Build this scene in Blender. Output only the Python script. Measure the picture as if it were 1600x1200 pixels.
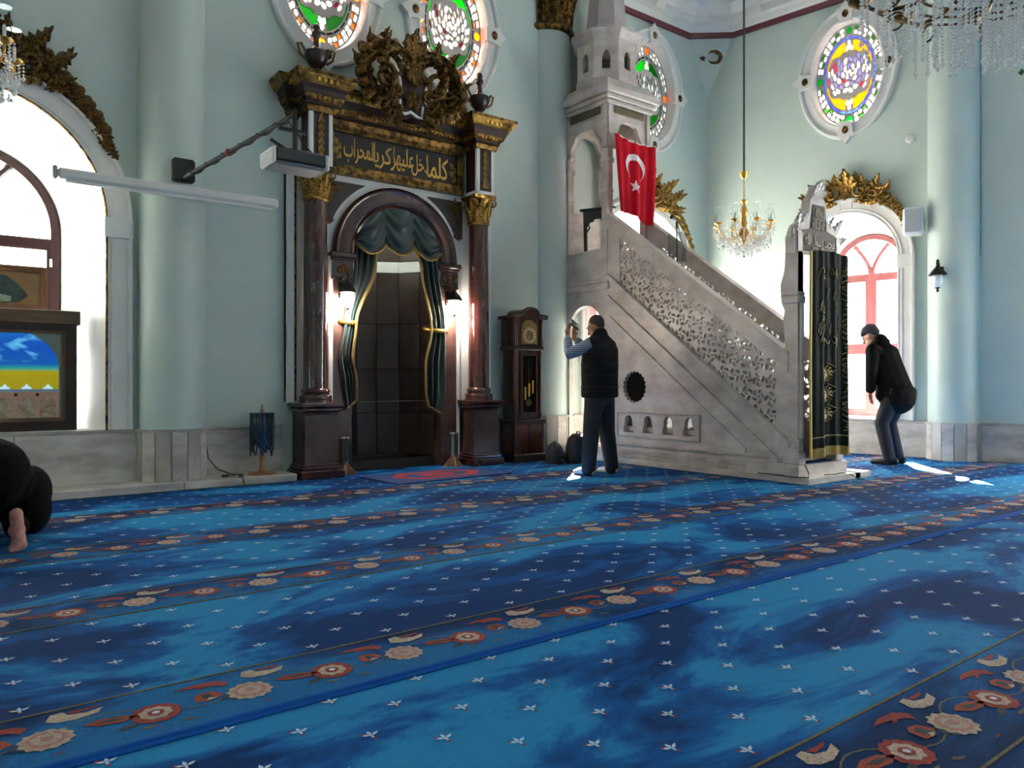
import bpy, bmesh, math, random
from mathutils import Vector, Matrix, geometry, noise
PI = math.pi
R = math.radians
random.seed(7)
for o in list(bpy.data.objects):
    bpy.data.objects.remove(o)
sc = bpy.context.scene
COL = sc.collection

# ------------------------------------------------------------------ camera
cam = bpy.data.cameras.new('camera')
cam.sensor_fit = 'HORIZONTAL'
cam.sensor_width = 36.0
cam.lens = 36.0 * 1190 / 1600
cam.shift_y = 3.0 / 1600 * -1
cam.clip_start = 0.05
cam.clip_end = 200
cam_ob = bpy.data.objects.new('camera', cam)
cam_ob.location = (0, 0, 1.0)
cam_ob.rotation_euler = (R(90), 0, -math.atan2(905, 1190))
COL.objects.link(cam_ob)
sc.camera = cam_ob

# ------------------------------------------------------------------ sky, sun, exposure
wd = bpy.data.worlds.new('sky')
sc.world = wd
wd.use_nodes = True
bg = wd.node_tree.nodes['Background']
bg.inputs[0].default_value = (1.0, 0.96, 0.91, 1)
bg.inputs[1].default_value = 8.5
sun = bpy.data.lights.new('sun', 'SUN')
sun.energy = 140.0
sun.angle = R(0.6)
sun.color = (1.0, 0.94, 0.84)
sun_ob = bpy.data.objects.new('sun', sun)
COL.objects.link(sun_ob)
_sd = Vector((0.72, 0.66, 0.72)).normalized()      # towards the sun
sun_ob.rotation_euler = _sd.to_track_quat('Z', 'Y').to_euler()
sun_ob.location = (20, 18, 20)
vs = sc.view_settings
vs.view_transform = 'Standard'
vs.look = 'None'
vs.gamma = 1.0
vs.use_curve_mapping = False
vs.exposure = 1.2

# ------------------------------------------------------------------ materials
def lin(c):
    if isinstance(c, str):
        c = c.lstrip('#')
        c = [int(c[i:i + 2], 16) / 255 for i in (0, 2, 4)]
    return tuple(x / 12.92 if x <= 0.04045 else ((x + 0.055) / 1.055) ** 2.4 for x in c)

MATS = {}
def mat(name, col, rough=0.5, metal=0.0, var=None, scale=6.0, bump=0.0, bscale=None, spec=0.5, sheen=0.0,
        coat=0.0, emit=None, estr=0.0, stretch=None, detail=5.0, lo=0.35, hi=0.65):
    """procedural surface: noise between col and var, optional bump"""
    if name in MATS:
        return MATS[name]
    m = bpy.data.materials.new(name)
    m.use_nodes = True
    nt = m.node_tree
    b = nt.nodes['Principled BSDF']
    b.inputs['Base Color'].default_value = (*lin(col), 1)
    b.inputs['Roughness'].default_value = rough
    b.inputs['Metallic'].default_value = metal
    b.inputs['Specular IOR Level'].default_value = spec
    b.inputs['Sheen Weight'].default_value = sheen
    b.inputs['Coat Weight'].default_value = coat
    if emit:
        b.inputs['Emission Color'].default_value = (*lin(emit), 1)
        b.inputs['Emission Strength'].default_value = estr
    if var or bump:
        tc = nt.nodes.new('ShaderNodeTexCoord')
        mp = nt.nodes.new('ShaderNodeMapping')
        nt.links.new(tc.outputs['Object'], mp.inputs[0])
        if stretch:
            mp.inputs['Scale'].default_value = stretch
        if var:
            n = nt.nodes.new('ShaderNodeTexNoise')
            n.inputs['Scale'].default_value = scale
            n.inputs['Detail'].default_value = detail
            n.inputs['Roughness'].default_value = 0.6
            nt.links.new(mp.outputs[0], n.inputs['Vector'])
            r = nt.nodes.new('ShaderNodeValToRGB')
            r.color_ramp.elements[0].position = lo
            r.color_ramp.elements[1].position = hi
            r.color_ramp.elements[0].color = (*lin(var), 1)
            r.color_ramp.elements[1].color = (*lin(col), 1)
            nt.links.new(n.outputs[0], r.inputs[0])
            nt.links.new(r.outputs[0], b.inputs['Base Color'])
        if bump:
            n2 = nt.nodes.new('ShaderNodeTexNoise')
            n2.inputs['Scale'].default_value = bscale or scale * 4
            n2.inputs['Detail'].default_value = 4
            nt.links.new(mp.outputs[0], n2.inputs['Vector'])
            bp = nt.nodes.new('ShaderNodeBump')
            bp.inputs['Strength'].default_value = bump
            bp.inputs['Distance'].default_value = 0.02
            nt.links.new(n2.outputs[0], bp.inputs['Height'])
            nt.links.new(bp.outputs[0], b.inputs['Normal'])
    MATS[name] = m
    return m

def glass_mat(name, col, rough=0.05, clear=0.9):
    """thin clear pane: mostly see-through, a little mirror"""
    if name in MATS:
        return MATS[name]
    m = bpy.data.materials.new(name)
    m.use_nodes = True
    nt = m.node_tree
    nt.nodes.clear()
    out = nt.nodes.new('ShaderNodeOutputMaterial')
    t = nt.nodes.new('ShaderNodeBsdfTransparent')
    t.inputs[0].default_value = (*lin(col), 1)
    g = nt.nodes.new('ShaderNodeBsdfGlossy')
    g.inputs['Roughness'].default_value = rough
    mx = nt.nodes.new('ShaderNodeMixShader')
    fr = nt.nodes.new('ShaderNodeLayerWeight')
    fr.inputs[0].default_value = (1 - clear) * .5
    nt.links.new(fr.outputs['Fresnel'], mx.inputs[0])
    nt.links.new(t.outputs[0], mx.inputs[1])
    nt.links.new(g.outputs[0], mx.inputs[2])
    nt.links.new(mx.outputs[0], out.inputs[0])
    MATS[name] = m
    return m

def stained(name, col, mul=1.0):
    """milky coloured window glass: passes daylight diffusely"""
    if name in MATS:
        return MATS[name]
    m = bpy.data.materials.new(name)
    m.use_nodes = True
    nt = m.node_tree
    nt.nodes.clear()
    out = nt.nodes.new('ShaderNodeOutputMaterial')
    t = nt.nodes.new('ShaderNodeBsdfTranslucent')
    c = lin(col)
    t.inputs[0].default_value = (c[0] * mul, c[1] * mul, c[2] * mul, 1)
    g = nt.nodes.new('ShaderNodeBsdfGlossy')
    g.inputs['Roughness'].default_value = 0.15
    g.inputs[0].default_value = (0.8, 0.8, 0.8, 1)
    n = nt.nodes.new('ShaderNodeTexNoise')
    n.inputs['Scale'].default_value = 30
    bp = nt.nodes.new('ShaderNodeBump')
    bp.inputs['Strength'].default_value = 0.2
    nt.links.new(n.outputs[0], bp.inputs['Height'])
    nt.links.new(bp.outputs[0], g.inputs['Normal'])
    mx = nt.nodes.new('ShaderNodeMixShader')
    mx.inputs[0].default_value = 0.05
    nt.links.new(t.outputs[0], mx.inputs[1])
    nt.links.new(g.outputs[0], mx.inputs[2])
    nt.links.new(mx.outputs[0], out.inputs[0])
    MATS[name] = m
    return m

WALL = mat('mint_paint', '#c0cdc6', 0.42, var='#b6c8c1', scale=1.3, bump=0.03, bscale=40)
WHITE = mat('white_plaster', '#e3e2de', 0.5, var='#dad9d5', scale=3, bump=0.03, bscale=30)
CEILW = mat('ceiling_white', '#e9e9e7', 0.7, var='#e0e0dd', scale=2)
MARBLE = mat('grey_marble', '#cbc6c0', 0.28, var='#a39d97', scale=2.2, detail=9, stretch=(1, 1, 2.2), lo=0.38, hi=0.6)
MARBLE2 = mat('grey_marble_darker', '#b9b4ad', 0.3, var='#98928b', scale=3, detail=9, stretch=(1, 1, 0.6), lo=0.36, hi=0.62)
JOINT = mat('dark_joint', '#4b4844', 0.9)
GOLD = mat('gilding', '#b08a45', 0.34, 0.85, var='#4a3516', scale=9, bump=0.25, bscale=40, lo=0.38, hi=0.6)
GOLDD = mat('old_gilding', '#8c6a34', 0.38, 0.8, var='#2b1d0d', scale=14, bump=0.35, bscale=60, lo=0.4, hi=0.62)
GOLDL = mat('bright_gold', '#d0a24a', 0.3, 0.9)
MAROON = mat('maroon_paint', '#5c2230', 0.4)
FRAMED = mat('oxblood_frame', '#2e1214', 0.35, var='#240e10', scale=4)
FRAMEP = mat('rose_frame', '#8e5052', 0.4, var='#834749', scale=4)
REDM = mat('red_brown_marble', '#4f2b26', 0.16, var='#341a17', scale=5, detail=9, stretch=(1, 1, 0.5), coat=0.3)
REDM2 = mat('brown_marble', '#5a4039', 0.26, var='#3a2824', scale=3, detail=10)
NICHE = mat('niche_marble', '#43352e', 0.35, var='#2b211c', scale=2.5, detail=10)
BLACK = mat('black_plastic', '#101012', 0.4)
IRON = mat('black_iron', '#0d0d0e', 0.45, 0.4)
WHITEP = mat('white_plastic', '#dcdcda', 0.4)
CLEAR = glass_mat('clear_glass', '#f4f8f8')
WOOD = mat('mahogany', '#4c2318', 0.25, var='#33150e', scale=3, stretch=(6, 6, 0.6), coat=0.3)
WOODD = mat('dark_walnut', '#2c1c12', 0.35, var='#1d120b', scale=3, stretch=(5, 5, 0.7))
WOODL = mat('light_wood', '#a9764f', 0.5, var='#8c5d3c', scale=4, stretch=(6, 6, 1))
CLOTHG = mat('green_satin', '#082f2d', 0.32, var='#051e1f', scale=6, sheen=0.3)
TRIMG = mat('gold_fringe', '#9a7d3c', 0.6, var='#6d5526', scale=60, bump=0.4, bscale=200)

# ------------------------------------------------------------------ mesh helpers
class MB:
    def __init__(self):
        self.v = []; self.f = []; self.mi = []; self.xf = None
    def add(self, vs, fs, mi=0):
        o = len(self.v)
        if self.xf is not None:
            vs = [self.xf @ Vector(p) for p in vs]
        self.v += [tuple(p) for p in vs]
        self.f += [tuple(i + o for i in q) for q in fs]
        self.mi += [mi] * len(fs)
        return self
    def box(self, x0, x1, y0, y1, z0, z1, mi=0, bev=0.0):
        if bev <= 0:
            return self.add([(x0, y0, z0), (x1, y0, z0), (x1, y1, z0), (x0, y1, z0), (x0, y0, z1), (x1, y0, z1), (x1, y1, z1), (x0, y1, z1)],
                            [(0, 3, 2, 1), (4, 5, 6, 7), (0, 1, 5, 4), (1, 2, 6, 5), (2, 3, 7, 6), (3, 0, 4, 7)], mi)
        b = min(bev, (x1 - x0) / 2.01, (y1 - y0) / 2.01, (z1 - z0) / 2.01)
        rings = []
        for z, k in ((z0, b), (z0 + b, 0), (z1 - b, 0), (z1, b)):
            rings.append([(x0 + k + (b if not k else 0) * 0, y0 + k, z), (x1 - k, y0 + k, z), (x1 - k, y1 - k, z), (x0 + k, y1 - k, z)])
        rr = []
        for (z, k) in ((z0, b), (z0 + b, 0), (z1 - b, 0), (z1, b)):
            e = b
            rr.append([(x0 + e, y0 + k, z), (x1 - e, y0 + k, z), (x1 - k, y0 + e, z), (x1 - k, y1 - e, z),
                       (x1 - e, y1 - k, z), (x0 + e, y1 - k, z), (x0 + k, y1 - e, z), (x0 + k, y0 + e, z)])
        return self.loft(rr, mi=mi)
    def loft(self, rings, caps=True, closed=True, mi=0):
        n = len(rings[0]); vs = [p for r in rings for p in r]; fs = []
        m = n if closed else n - 1
        for i in range(len(rings) - 1):
            for j in range(m):
                a = i * n + j; b = i * n + (j + 1) % n
                fs.append((a, b, b + n, a + n))
        if caps and closed:
            fs.append(tuple(range(n - 1, -1, -1)))
            k = (len(rings) - 1) * n
            fs.append(tuple(range(k, k + n)))
        return self.add(vs, fs, mi)
    def tube(self, pts, r, n=8, closed=False, caps=True, mi=0, flat=1.0):
        pts = [Vector(p) for p in pts]
        N = len(pts)
        rs = r if isinstance(r, (list, tuple)) else [r] * N
        rings = []
        up = None
        for i, p in enumerate(pts):
            if closed:
                t = pts[(i + 1) % N] - pts[i - 1]
            else:
                t = pts[min(i + 1, N - 1)] - pts[max(i - 1, 0)]
            if t.length < 1e-9:
                t = Vector((0, 0, 1))
            t.normalize()
            if up is None:
                up = Vector((0, 0, 1)) if abs(t.z) < 0.9 else Vector((0, 1, 0))
            a = t.cross(up)
            if a.length < 1e-6:
                a = t.orthogonal()
            a.normalize()
            b = a.cross(t).normalized()
            up = b
            rings.append([p + (a * math.cos(2 * PI * k / n) + b * (flat * math.sin(2 * PI * k / n))) * rs[i] for k in range(n)])
        if closed:
            rings.append(rings[0])
            return self.loft(rings, caps=False, mi=mi)
        return self.loft(rings, caps=caps, mi=mi)
    def lathe(self, prof, n=24, c=(0, 0), a0=0.0, a1=2 * PI, mi=0, sx=1.0, sy=1.0):
        full = abs(a1 - a0 - 2 * PI) < 1e-6
        rings = []
        for (r, z) in prof:
            k = n if full else n + 1
            rings.append([(c[0] + sx * r * math.cos(a0 + (a1 - a0) * i / n), c[1] + sy * r * math.sin(a0 + (a1 - a0) * i / n), z) for i in range(k)])
        return self.loft(rings, caps=full, closed=full, mi=mi)
    def sphere(self, c, r, n=10, m=6, mi=0):
        if isinstance(r, (int, float)):
            r = (r, r, r)
        rings = []
        for i in range(m + 1):
            a = -PI / 2 + PI * i / m
            k = max(math.cos(a), 0.02)
            rings.append([(c[0] + r[0] * k * math.cos(2 * PI * j / n), c[1] + r[1] * k * math.sin(2 * PI * j / n), c[2] + r[2] * math.sin(a)) for j in range(n)])
        return self.loft(rings, mi=mi)
    def grid(self, fn, nu, nv, mi=0, thick=0.0):
        vs = [fn(i / nu, j / nv) for j in range(nv + 1) for i in range(nu + 1)]
        fs = [(j * (nu + 1) + i, j * (nu + 1) + i + 1, (j + 1) * (nu + 1) + i + 1, (j + 1) * (nu + 1) + i) for j in range(nv) for i in range(nu)]
        return self.add(vs, fs, mi)
    def prism(self, loop, y0, y1, mi=0):
        """outline in x,z, extruded along y"""
        n = len(loop)
        vs = [(p[0], y0, p[1]) for p in loop] + [(p[0], y1, p[1]) for p in loop]
        fs = [tuple(range(n)), tuple(range(2 * n - 1, n - 1, -1))]
        fs += [(i, i + n, (i + 1) % n + n, (i + 1) % n) for i in range(n)]
        return self.add(vs, fs, mi)
    def plate(self, loops, y0, y1, mi=0):
        """outline with holes in x,z (first loop outer), between y0 and y1"""
        P = []; Ed = []
        for lp in loops:
            o = len(P); n = len(lp)
            P += [Vector((p[0], p[1])) for p in lp]
            Ed += [(o + i, o + (i + 1) % n) for i in range(n)]
        r = geometry.delaunay_2d_cdt(P, Ed, [], 1, 1e-6)
        vv = r[0]
        boxes = [(min(p[0] for p in l), max(p[0] for p in l), min(p[1] for p in l), max(p[1] for p in l), l) for l in loops]
        def inside(x, y):
            k = 0
            for (a, b, c, d, l) in boxes:
                if a <= x <= b and c <= y <= d:
                    j = len(l) - 1; s = False
                    for i in range(len(l)):
                        if (l[i][1] > y) != (l[j][1] > y) and x < (l[j][0] - l[i][0]) * (y - l[i][1]) / (l[j][1] - l[i][1]) + l[i][0]:
                            s = not s
                        j = i
                    k += s
            return k == 1
        ff = [q for q in r[2] if inside(sum(vv[i].x for i in q) / len(q), sum(vv[i].y for i in q) / len(q))]
        n = len(vv)
        vs = [(p.x, y0, p.y) for p in vv] + [(p.x, y1, p.y) for p in vv]
        fs = []
        cnt = {}
        for q in ff:
            fs.append(tuple(q)); fs.append(tuple(i + n for i in reversed(q)))
            for i in range(len(q)):
                e = (q[i], q[(i + 1) % len(q)])
                cnt[e] = 1
        for (a, b) in cnt:
            if (b, a) not in cnt:
                fs.append((b, a, a + n, b + n))
        return self.add(vs, fs, mi)
    def mesh(self, name):
        me = bpy.data.meshes.new(name)
        me.from_pydata(self.v, [], self.f)
        me.validate()
        return me
    def build(self, name, mats, parent=None, smooth=None, fix=True, loc=None):
        me = self.mesh(name)
        if not isinstance(mats, (list, tuple)):
            mats = [mats]
        for m in mats:
            me.materials.append(m)
        if len(mats) > 1 and len(me.polygons) == len(self.mi):
            me.polygons.foreach_set('material_index', self.mi)
        if fix:
            bm = bmesh.new(); bm.from_mesh(me)
            bmesh.ops.recalc_face_normals(bm, faces=bm.faces)
            bm.to_mesh(me); bm.free()
        if smooth:
            me.shade_smooth()
            me.set_sharp_from_angle(angle=R(smooth if smooth is not True else 180))
        o = bpy.data.objects.new(name, me)
        COL.objects.link(o)
        if parent:
            o.parent = parent
        if loc:
            o.location = loc
        return o

def tag(o, label=None, cat=None, group=None, kind=None):
    if label: o['label'] = label
    if cat: o['category'] = cat
    if group: o['group'] = group
    if kind: o['kind'] = kind
    return o
def thing(name, label, cat, loc=(0, 0, 0), rz=0.0, group=None, kind=None):
    o = bpy.data.objects.new(name, None)
    o.empty_display_size = 0.1
    COL.objects.link(o)
    o.location = loc
    o.rotation_euler = (0, 0, rz)
    return tag(o, label, cat, group, kind)
def struct(name, loc=(0, 0, 0), rz=0.0, label=None):
    return tag(thing(name, label, None, loc, rz), kind='structure')
def inst(me, name, parent, m4):
    o = bpy.data.objects.new(name, me)
    COL.objects.link(o)
    o.parent = parent
    o.matrix_local = m4
    return o
def T(x=0, y=0, z=0, rx=0, ry=0, rz=0, s=1.0):
    S = Matrix.Diagonal((s, s, s, 1)) if isinstance(s, (int, float)) else Matrix.Diagonal((*s, 1))
    return Matrix.Translation((x, y, z)) @ Matrix.Rotation(rz, 4, 'Z') @ Matrix.Rotation(ry, 4, 'Y') @ Matrix.Rotation(rx, 4, 'X') @ S
def circ(cx, cz, rx, rz=None, n=32, a0=0.0):
    rz = rz or rx
    return [(cx + rx * math.cos(a0 + 2 * PI * i / n), cz + rz * math.sin(a0 + 2 * PI * i / n)) for i in range(n)]
def archloop(cx, h, z0, zc, n=24, k=1.0):
    """round arch outline, counter-clockwise"""
    return [(cx - h, z0), (cx + h, z0)] + [(cx + h * math.cos(PI * i / n), zc + k * h * math.sin(PI * i / n)) for i in range(n + 1)]

# ------------------------------------------------------------------ the room
# every wall is built in its own frame: x to the right seen from inside, y into the wall, z up
YQ = 7.85
QIB = dict(loc=(0, YQ, 0), rz=0.0)
RGT = dict(loc=(10.45, 4.8, 0), rz=R(-80))
LFT = dict(loc=(-1.93, 4.8, 0), rz=R(80))
REAR = dict(loc=(4.26, -4.2, 0), rz=R(180))
ZTOP = 6.42
DADO = 0.56
BACK = 1.1

def reveal(mb, l0, y0, l1, y1, mi=0):
    n = len(l0)
    mb.add([(p[0], y0, p[1]) for p in l0] + [(p[0], y1, p[1]) for p in l1], [(i, (i + 1) % n, (i + 1) % n + n, i + n) for i in range(n)], mi)

def portal(x, z, w, h, y, parent):
    l = bpy.data.lights.new('daylight_portal', 'AREA')
    l.shape = 'RECTANGLE'; l.size = w; l.size_y = h
    l.cycles.is_portal = True
    o = bpy.data.objects.new('daylight_portal', l)
    COL.objects.link(o)
    o.parent = parent
    o.location = (x, y, z)
    o.rotation_euler = (R(-90), 0, 0)      # looks along -y: into the room
    return o

def arched_window(name, fr, x, ho, hi, hf, zc, sill, fmat, label, seen=True):
    """deep round-headed window: plaster surround, splayed reveal, timber frame, panes"""
    w = struct(name, fr['loc'], fr['rz'], label)
    n = 32
    lo, li, lf = (archloop(x, h, sill, zc, n) for h in (ho, hi, hf))
    mb = MB(); mb.plate([archloop(x, ho, sill, zc, n), archloop(x, hi, sill - 0.02, zc, n)[0:2] and [(p[0], max(p[1], sill + 0.0005)) for p in li]], -0.05, 0.0)
    # outer raised fillet of the surround
    prof = [(x + (ho - 0.015) * math.cos(PI * i / n), -0.055, zc + (ho - 0.015) * math.sin(PI * i / n)) for i in range(n + 1)]
    prof = [(x + ho - 0.015, -0.055, sill)] + prof + [(x - ho + 0.015, -0.055, sill)]
    mb.tube(prof, 0.022, 6)
    prof = [(x + (hi + 0.05) * math.cos(PI * i / n), -0.05, zc + (hi + 0.05) * math.sin(PI * i / n)) for i in range(n + 1)]
    mb.tube([(x + hi + 0.05, -0.05, sill)] + prof + [(x - hi - 0.05, -0.05, sill)], 0.012, 6)
    mb.build('surround', WHITE, w, 40)
    kb = MB()
    for a in (90,):
        for s in (-1, 1):
            c, d = math.cos(R(a + s * 6)), math.sin(R(a + s * 6))
            kb.tube([(x + (hi + .06) * c, -0.052, zc + (hi + .06) * d), (x + (ho - .04) * c, -0.052, zc + (ho - .04) * d)], 0.006, 4)
    for s in (-1, 1):
        kb.box(x + s * (ho + hi) / 2 - (ho - hi) / 2 - .01, x + s * (ho + hi) / 2 + (ho - hi) / 2 + .01, -0.07, -0.04, zc - .16, zc + .02)
    kb.build('keystone', WHITE, w)
    rb = MB(); reveal(rb, li, -0.05, lf, BACK); rb.build('reveal', WHITE, w, 40)
    eb = MB()
    pts = [(x + (hi + .008) * math.cos(PI * i / n), -0.05, zc + (hi + .008) * math.sin(PI * i / n)) for i in range(n + 1)]
    eb.tube([(x + hi + .008, -.05, sill)] + pts + [(x - hi - .008, -.05, sill)], 0.011, 6)
    eb.build('gilt_bead', GOLDD if fmat is FRAMED else WHITE, w, 40)
    # frame
    t = 0.075
    f = MB()
    f.plate([archloop(x, hf, sill, zc, n), [(p[0], max(p[1], sill + t)) for p in archloop(x, hf - t, sill + t, zc, n)]], BACK - 0.09, BACK)
    f.build('window_frame', fmat, w, 40)
    g = MB()
    yb0, yb1 = BACK - 0.075, BACK - 0.01
    zt = zc - 0.10
    g.box(x - hf + t, x + hf - t, yb0, yb1, zt - 0.04, zt + 0.04)          # transom
    g.box(x - 0.045, x + 0.045, yb0, yb1, sill + t, zt - 0.04)             # mullion
    zm = sill + (zt - sill) * 0.48
    g.box(x - hf + t, x + hf - t, yb0, yb1, zm - 0.045, zm + 0.045)
    for s in (-1, 1):                                                       # two curved bars in the fanlight
        pts = [(x + s * (0.02 + (hf - t) * 0.62 * math.sin(PI / 2 * i / 8) ** 1.1), (yb0 + yb1) / 2, zt + (hf - t) * 0.92 * (1 - math.cos(PI / 2 * i / 8)) * 0.2 + (hf - t) * 0.75 * i / 8) for i in range(9)]
        pts = [(x + s * (hf - t) * (0.04 + 0.50 * (i / 8) ** 1.8), (yb0 + yb1) / 2, zt + 0.04 + ((hf - t) * 0.95) * i / 8) for i in range(9)]
        g.tube(pts, 0.035, 6)
    g.build('glazing_bars', fmat, w, 40)
    for s in (-1, 1):
        for (za, zb) in ((sill + t, zm - 0.045), (zm + 0.045, zt - 0.04)):
            xa, xb = sorted((x + s * 0.045, x + s * (hf - t)))
            h = MB(); tt = 0.035
            h.plate([[(xa, za), (xb, za), (xb, zb), (xa, zb)], [(xa + tt, za + tt), (xb - tt, za + tt), (xb - tt, zb - tt), (xa + tt, zb - tt)]], BACK - 0.085, BACK - 0.03)
            sash = h.build('sash', fmat, w)
            p = MB(); p.box(xa + tt, xb - tt, BACK - 0.05, BACK - 0.046, za + tt, zb - tt)
            p.build('pane', CLEAR, sash)
            hb = MB(); hz = (za + zb) / 2
            hb.box(x + s * (hf - t) - 0.012, x + s * (hf - t) + 0.012, BACK - 0.10, BACK - 0.085, za + 0.12, za + 0.2)
            hb.box(x + s * (hf - t) - 0.012, x + s * (hf - t) + 0.012, BACK - 0.10, BACK - 0.085, zb - 0.2, zb - 0.12)
            hb.build('hinge', WHITEP, sash)
    p = MB(); p.prism([(x - hf + t, zt + .04), (x + hf - t, zt + .04)] + [(x + (hf - t) * math.cos(PI * i / n), zc + (hf - t) * math.sin(PI * i / n)) for i in range(n + 1)], BACK - 0.05, BACK - 0.046)
    p.build('fanlight_pane', CLEAR, w)
    if seen:
        hb = MB(); hb.box(x + 0.01, x + 0.05, BACK - 0.12, BACK - 0.085, zm + 0.1, zm + 0.24); hb.build('window_handle', WHITEP, w)
    portal(x, (sill + zc + hf) / 2, hf * 2, zc + hf - sill, BACK + 0.02, w)
    return w

# ---- oval stained-glass windows
def ell(rho, th, a, b):
    return (rho * a * math.cos(th), rho * b * math.sin(th))
SG = {}
def oval_design(a, b):
    """panes of one window as polygons about its centre, sorted by tint"""
    P = dict(white=[], ring=[], dark=[], field=[], dot=[], stone=[], pink=[])
    NR = 40
    for row, (r0, r1) in enumerate(((0.815, 0.875), (0.905, 0.97))):
        for k in range(NR):
            th = 2 * PI * (k + 0.5) / NR
            d = min(abs(((th - c + PI) % (2 * PI)) - PI) for c in (0, PI / 2, PI, 3 * PI / 2))
            if d < R(8):
                continue
            w = 2 * PI / NR
            q = [ell(r0, th - w * .36, a, b), ell(r0 - .004, th, a, b), ell(r0, th + w * .36, a, b), ell(r1, th + w * .36, a, b), ell(r1 + .004, th, a, b), ell(r1, th - w * .36, a, b)]
            P['ring' if (k % 4 == (0 if row else 1)) else 'white'].append(q)
    for c in range(4):
        x, z = ell(0.895, c * PI / 2, a, b)
        P['dot'].append(circ(x, z, 0.045, 0.052, 16))
    for k in range(24):
        th = 2 * PI * k / 24; w = 2 * PI / 24
        P['dark'].append([ell(.735, th - w * .42, a, b), ell(.735, th + w * .42, a, b), ell(.77, th + w * .42, a, b), ell(.77, th - w * .42, a, b)])
    def med(th):          # outline of the central spray
        s = abs(math.sin(th))
        return 0.68 - 0.25 * s ** 2.2 + 0.03 * math.cos(10 * th)
    for (t0, t1) in ((14, 80), (100, 166), (194, 260), (280, 346)):
        n = 16
        out = [ell(.70, R(t0 + (t1 - t0) * i / n), a, b) for i in range(n + 1)]
        inn = [ell(min(med(R(t1 + (t0 - t1) * i / n)) + .02, .675), R(t1 + (t0 - t1) * i / n), a, b) for i in range(n + 1)]
        P['field'].append(out + inn)
    for s in (-1, 1):
        cz = s * b * 0.575
        P['white'].append([(0.075 * math.cos(2 * PI * i / 24) * (0.75 + .3 * math.cos(3 * 2 * PI * i / 24 + (PI / 2) * s)) * .8, cz + 0.085 * math.sin(2 * PI * i / 24) * (0.75 + .3 * math.cos(3 * 2 * PI * i / 24 + (PI / 2) * s))) for i in range(24)])
    for t in (14, 166, 194, 346):
        pass
    # flower spray: leaf-shaped cells between stems
    rnd = random.Random(3)
    for ring, (r0, r1, n, off) in enumerate(((0.03, 0.11, 5, 0), (0.135, 0.235, 9, .3), (0.26, 0.365, 13, 0), (0.39, 0.475, 17, .4), (0.495, 0.565, 22, .1), (.585, .645, 26, .3))):
        for k in range(n):
            th = 2 * PI * (k + off) / n; w = 2 * PI / n * .40
            lim = med(th) - 0.02
            if r1 > lim:
                continue
            sk = w * 0.9 * (1 if math.cos(th) > 0 else -1)
            pts = []
            for i in range(5):
                f = i / 4; pts.append(ell(r0 + (r1 - r0) * f, th - w * math.sin(PI * (.12 + .76 * f)) + sk * (f - .5), a, b))
            for i in range(5):
                f = 1 - i / 4; pts.append(ell(r0 + (r1 - r0) * f, th + w * math.sin(PI * (.12 + .76 * f)) + sk * (f - .5), a, b))
            c = rnd.random()
            P['white' if c < .62 else ('stone' if c < .88 else 'pink')].append(pts)
    return P

def oval_window(name, fr, x, z, a, b, tints, label):
    w = struct(name, fr['loc'], fr['rz'], label)
    ao, bo = a + 0.19, b + 0.19
    n = 64
    mb = MB()
    # moulded plaster frame: profile swept round the ellipse
    prof = [(0.22, 0.0), (0.215, -0.05), (0.19, -0.065), (0.165, -0.05), (0.16, -0.03), (0.07, -0.035), (0.055, -0.05), (0.035, -0.045), (0.02, -0.01), (0.0, 0.10)]
    rings = [[(x + (a + p) * math.cos(2 * PI * i / n), y, z + (b + p) * math.sin(2 * PI * i / n)) for i in range(n)] for (p, y) in prof]
    mb.loft(rings, caps=False)
    mb.build('moulded_surround', WHITE, w, 50)
    for c, (cx, cz, ang) in enumerate(((a + .11, 0, 0), (0, b + .11, 90), (-a - .11, 0, 180), (0, -b - .11, 270))):
        k = MB()
        k.xf = T(x + cx, 0, z + cz) @ Matrix.Rotation(-R(ang), 4, 'Y')
        k.prism([(-.12, -.085), (.03, -.10), (.09, -.13), (.10, -.07), (.19, 0), (.10, .07), (.09, .13), (.03, .10), (-.12, .085)], -0.075, -0.01)
        cart = k.build('cartouche', WHITE, w)
        k = MB(); k.xf = T(x + cx, -0.075, z + cz)
        k.sphere((0, 0, 0), (.045, .018, .055), 14, 8)
        k.build('gilt_boss', GOLDD, cart, 60)
    D = oval_design(a, b)
    holes = [q for kk in D for q in D[kk]]
    tr = MB()
    tr.xf = T(x, 0, z)
    tr.plate([[(a * 1.02 * math.cos(2 * PI * i / n), b * 1.02 * math.sin(2 * PI * i / n)) for i in range(n)]] + holes, 0.085, 0.105)
    tr.build('tracery', mat('tracery_plaster', '#b9b5ae', 0.7), w)
    for kk in D:
        if kk in ('field', 'dot'):
            for q in D[kk]:
                p = MB(); p.xf = T(x, 0, z); p.prism(q, 0.094, 0.098)
                tt = tints[kk]
                p.build('pane', tt[D[kk].index(q) % len(tt)] if isinstance(tt, list) else tt, w)
        elif D[kk]:
            p = MB(); p.xf = T(x, 0, z)
            for q in D[kk]:
                p.prism(q, 0.094, 0.098)
            tag(p.build('small_panes', tints[kk], w), kind='stuff')
    return w

# ---- wall plates with their openings
XL, XR = -1.39, 9.91
MIH = 4.26
def wall(name, fr, x0, x1, z1, holes, label, m=WALL, z0=0.0):
    w = struct(name, fr['loc'], fr['rz'], label)
    mb = MB(); mb.plate([[(x0, z0), (x1, z0), (x1, z1), (x0, z1)]] + holes, 0.0, 0.04)
    p = mb.build('painted_plaster', m, w)
    return w

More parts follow.
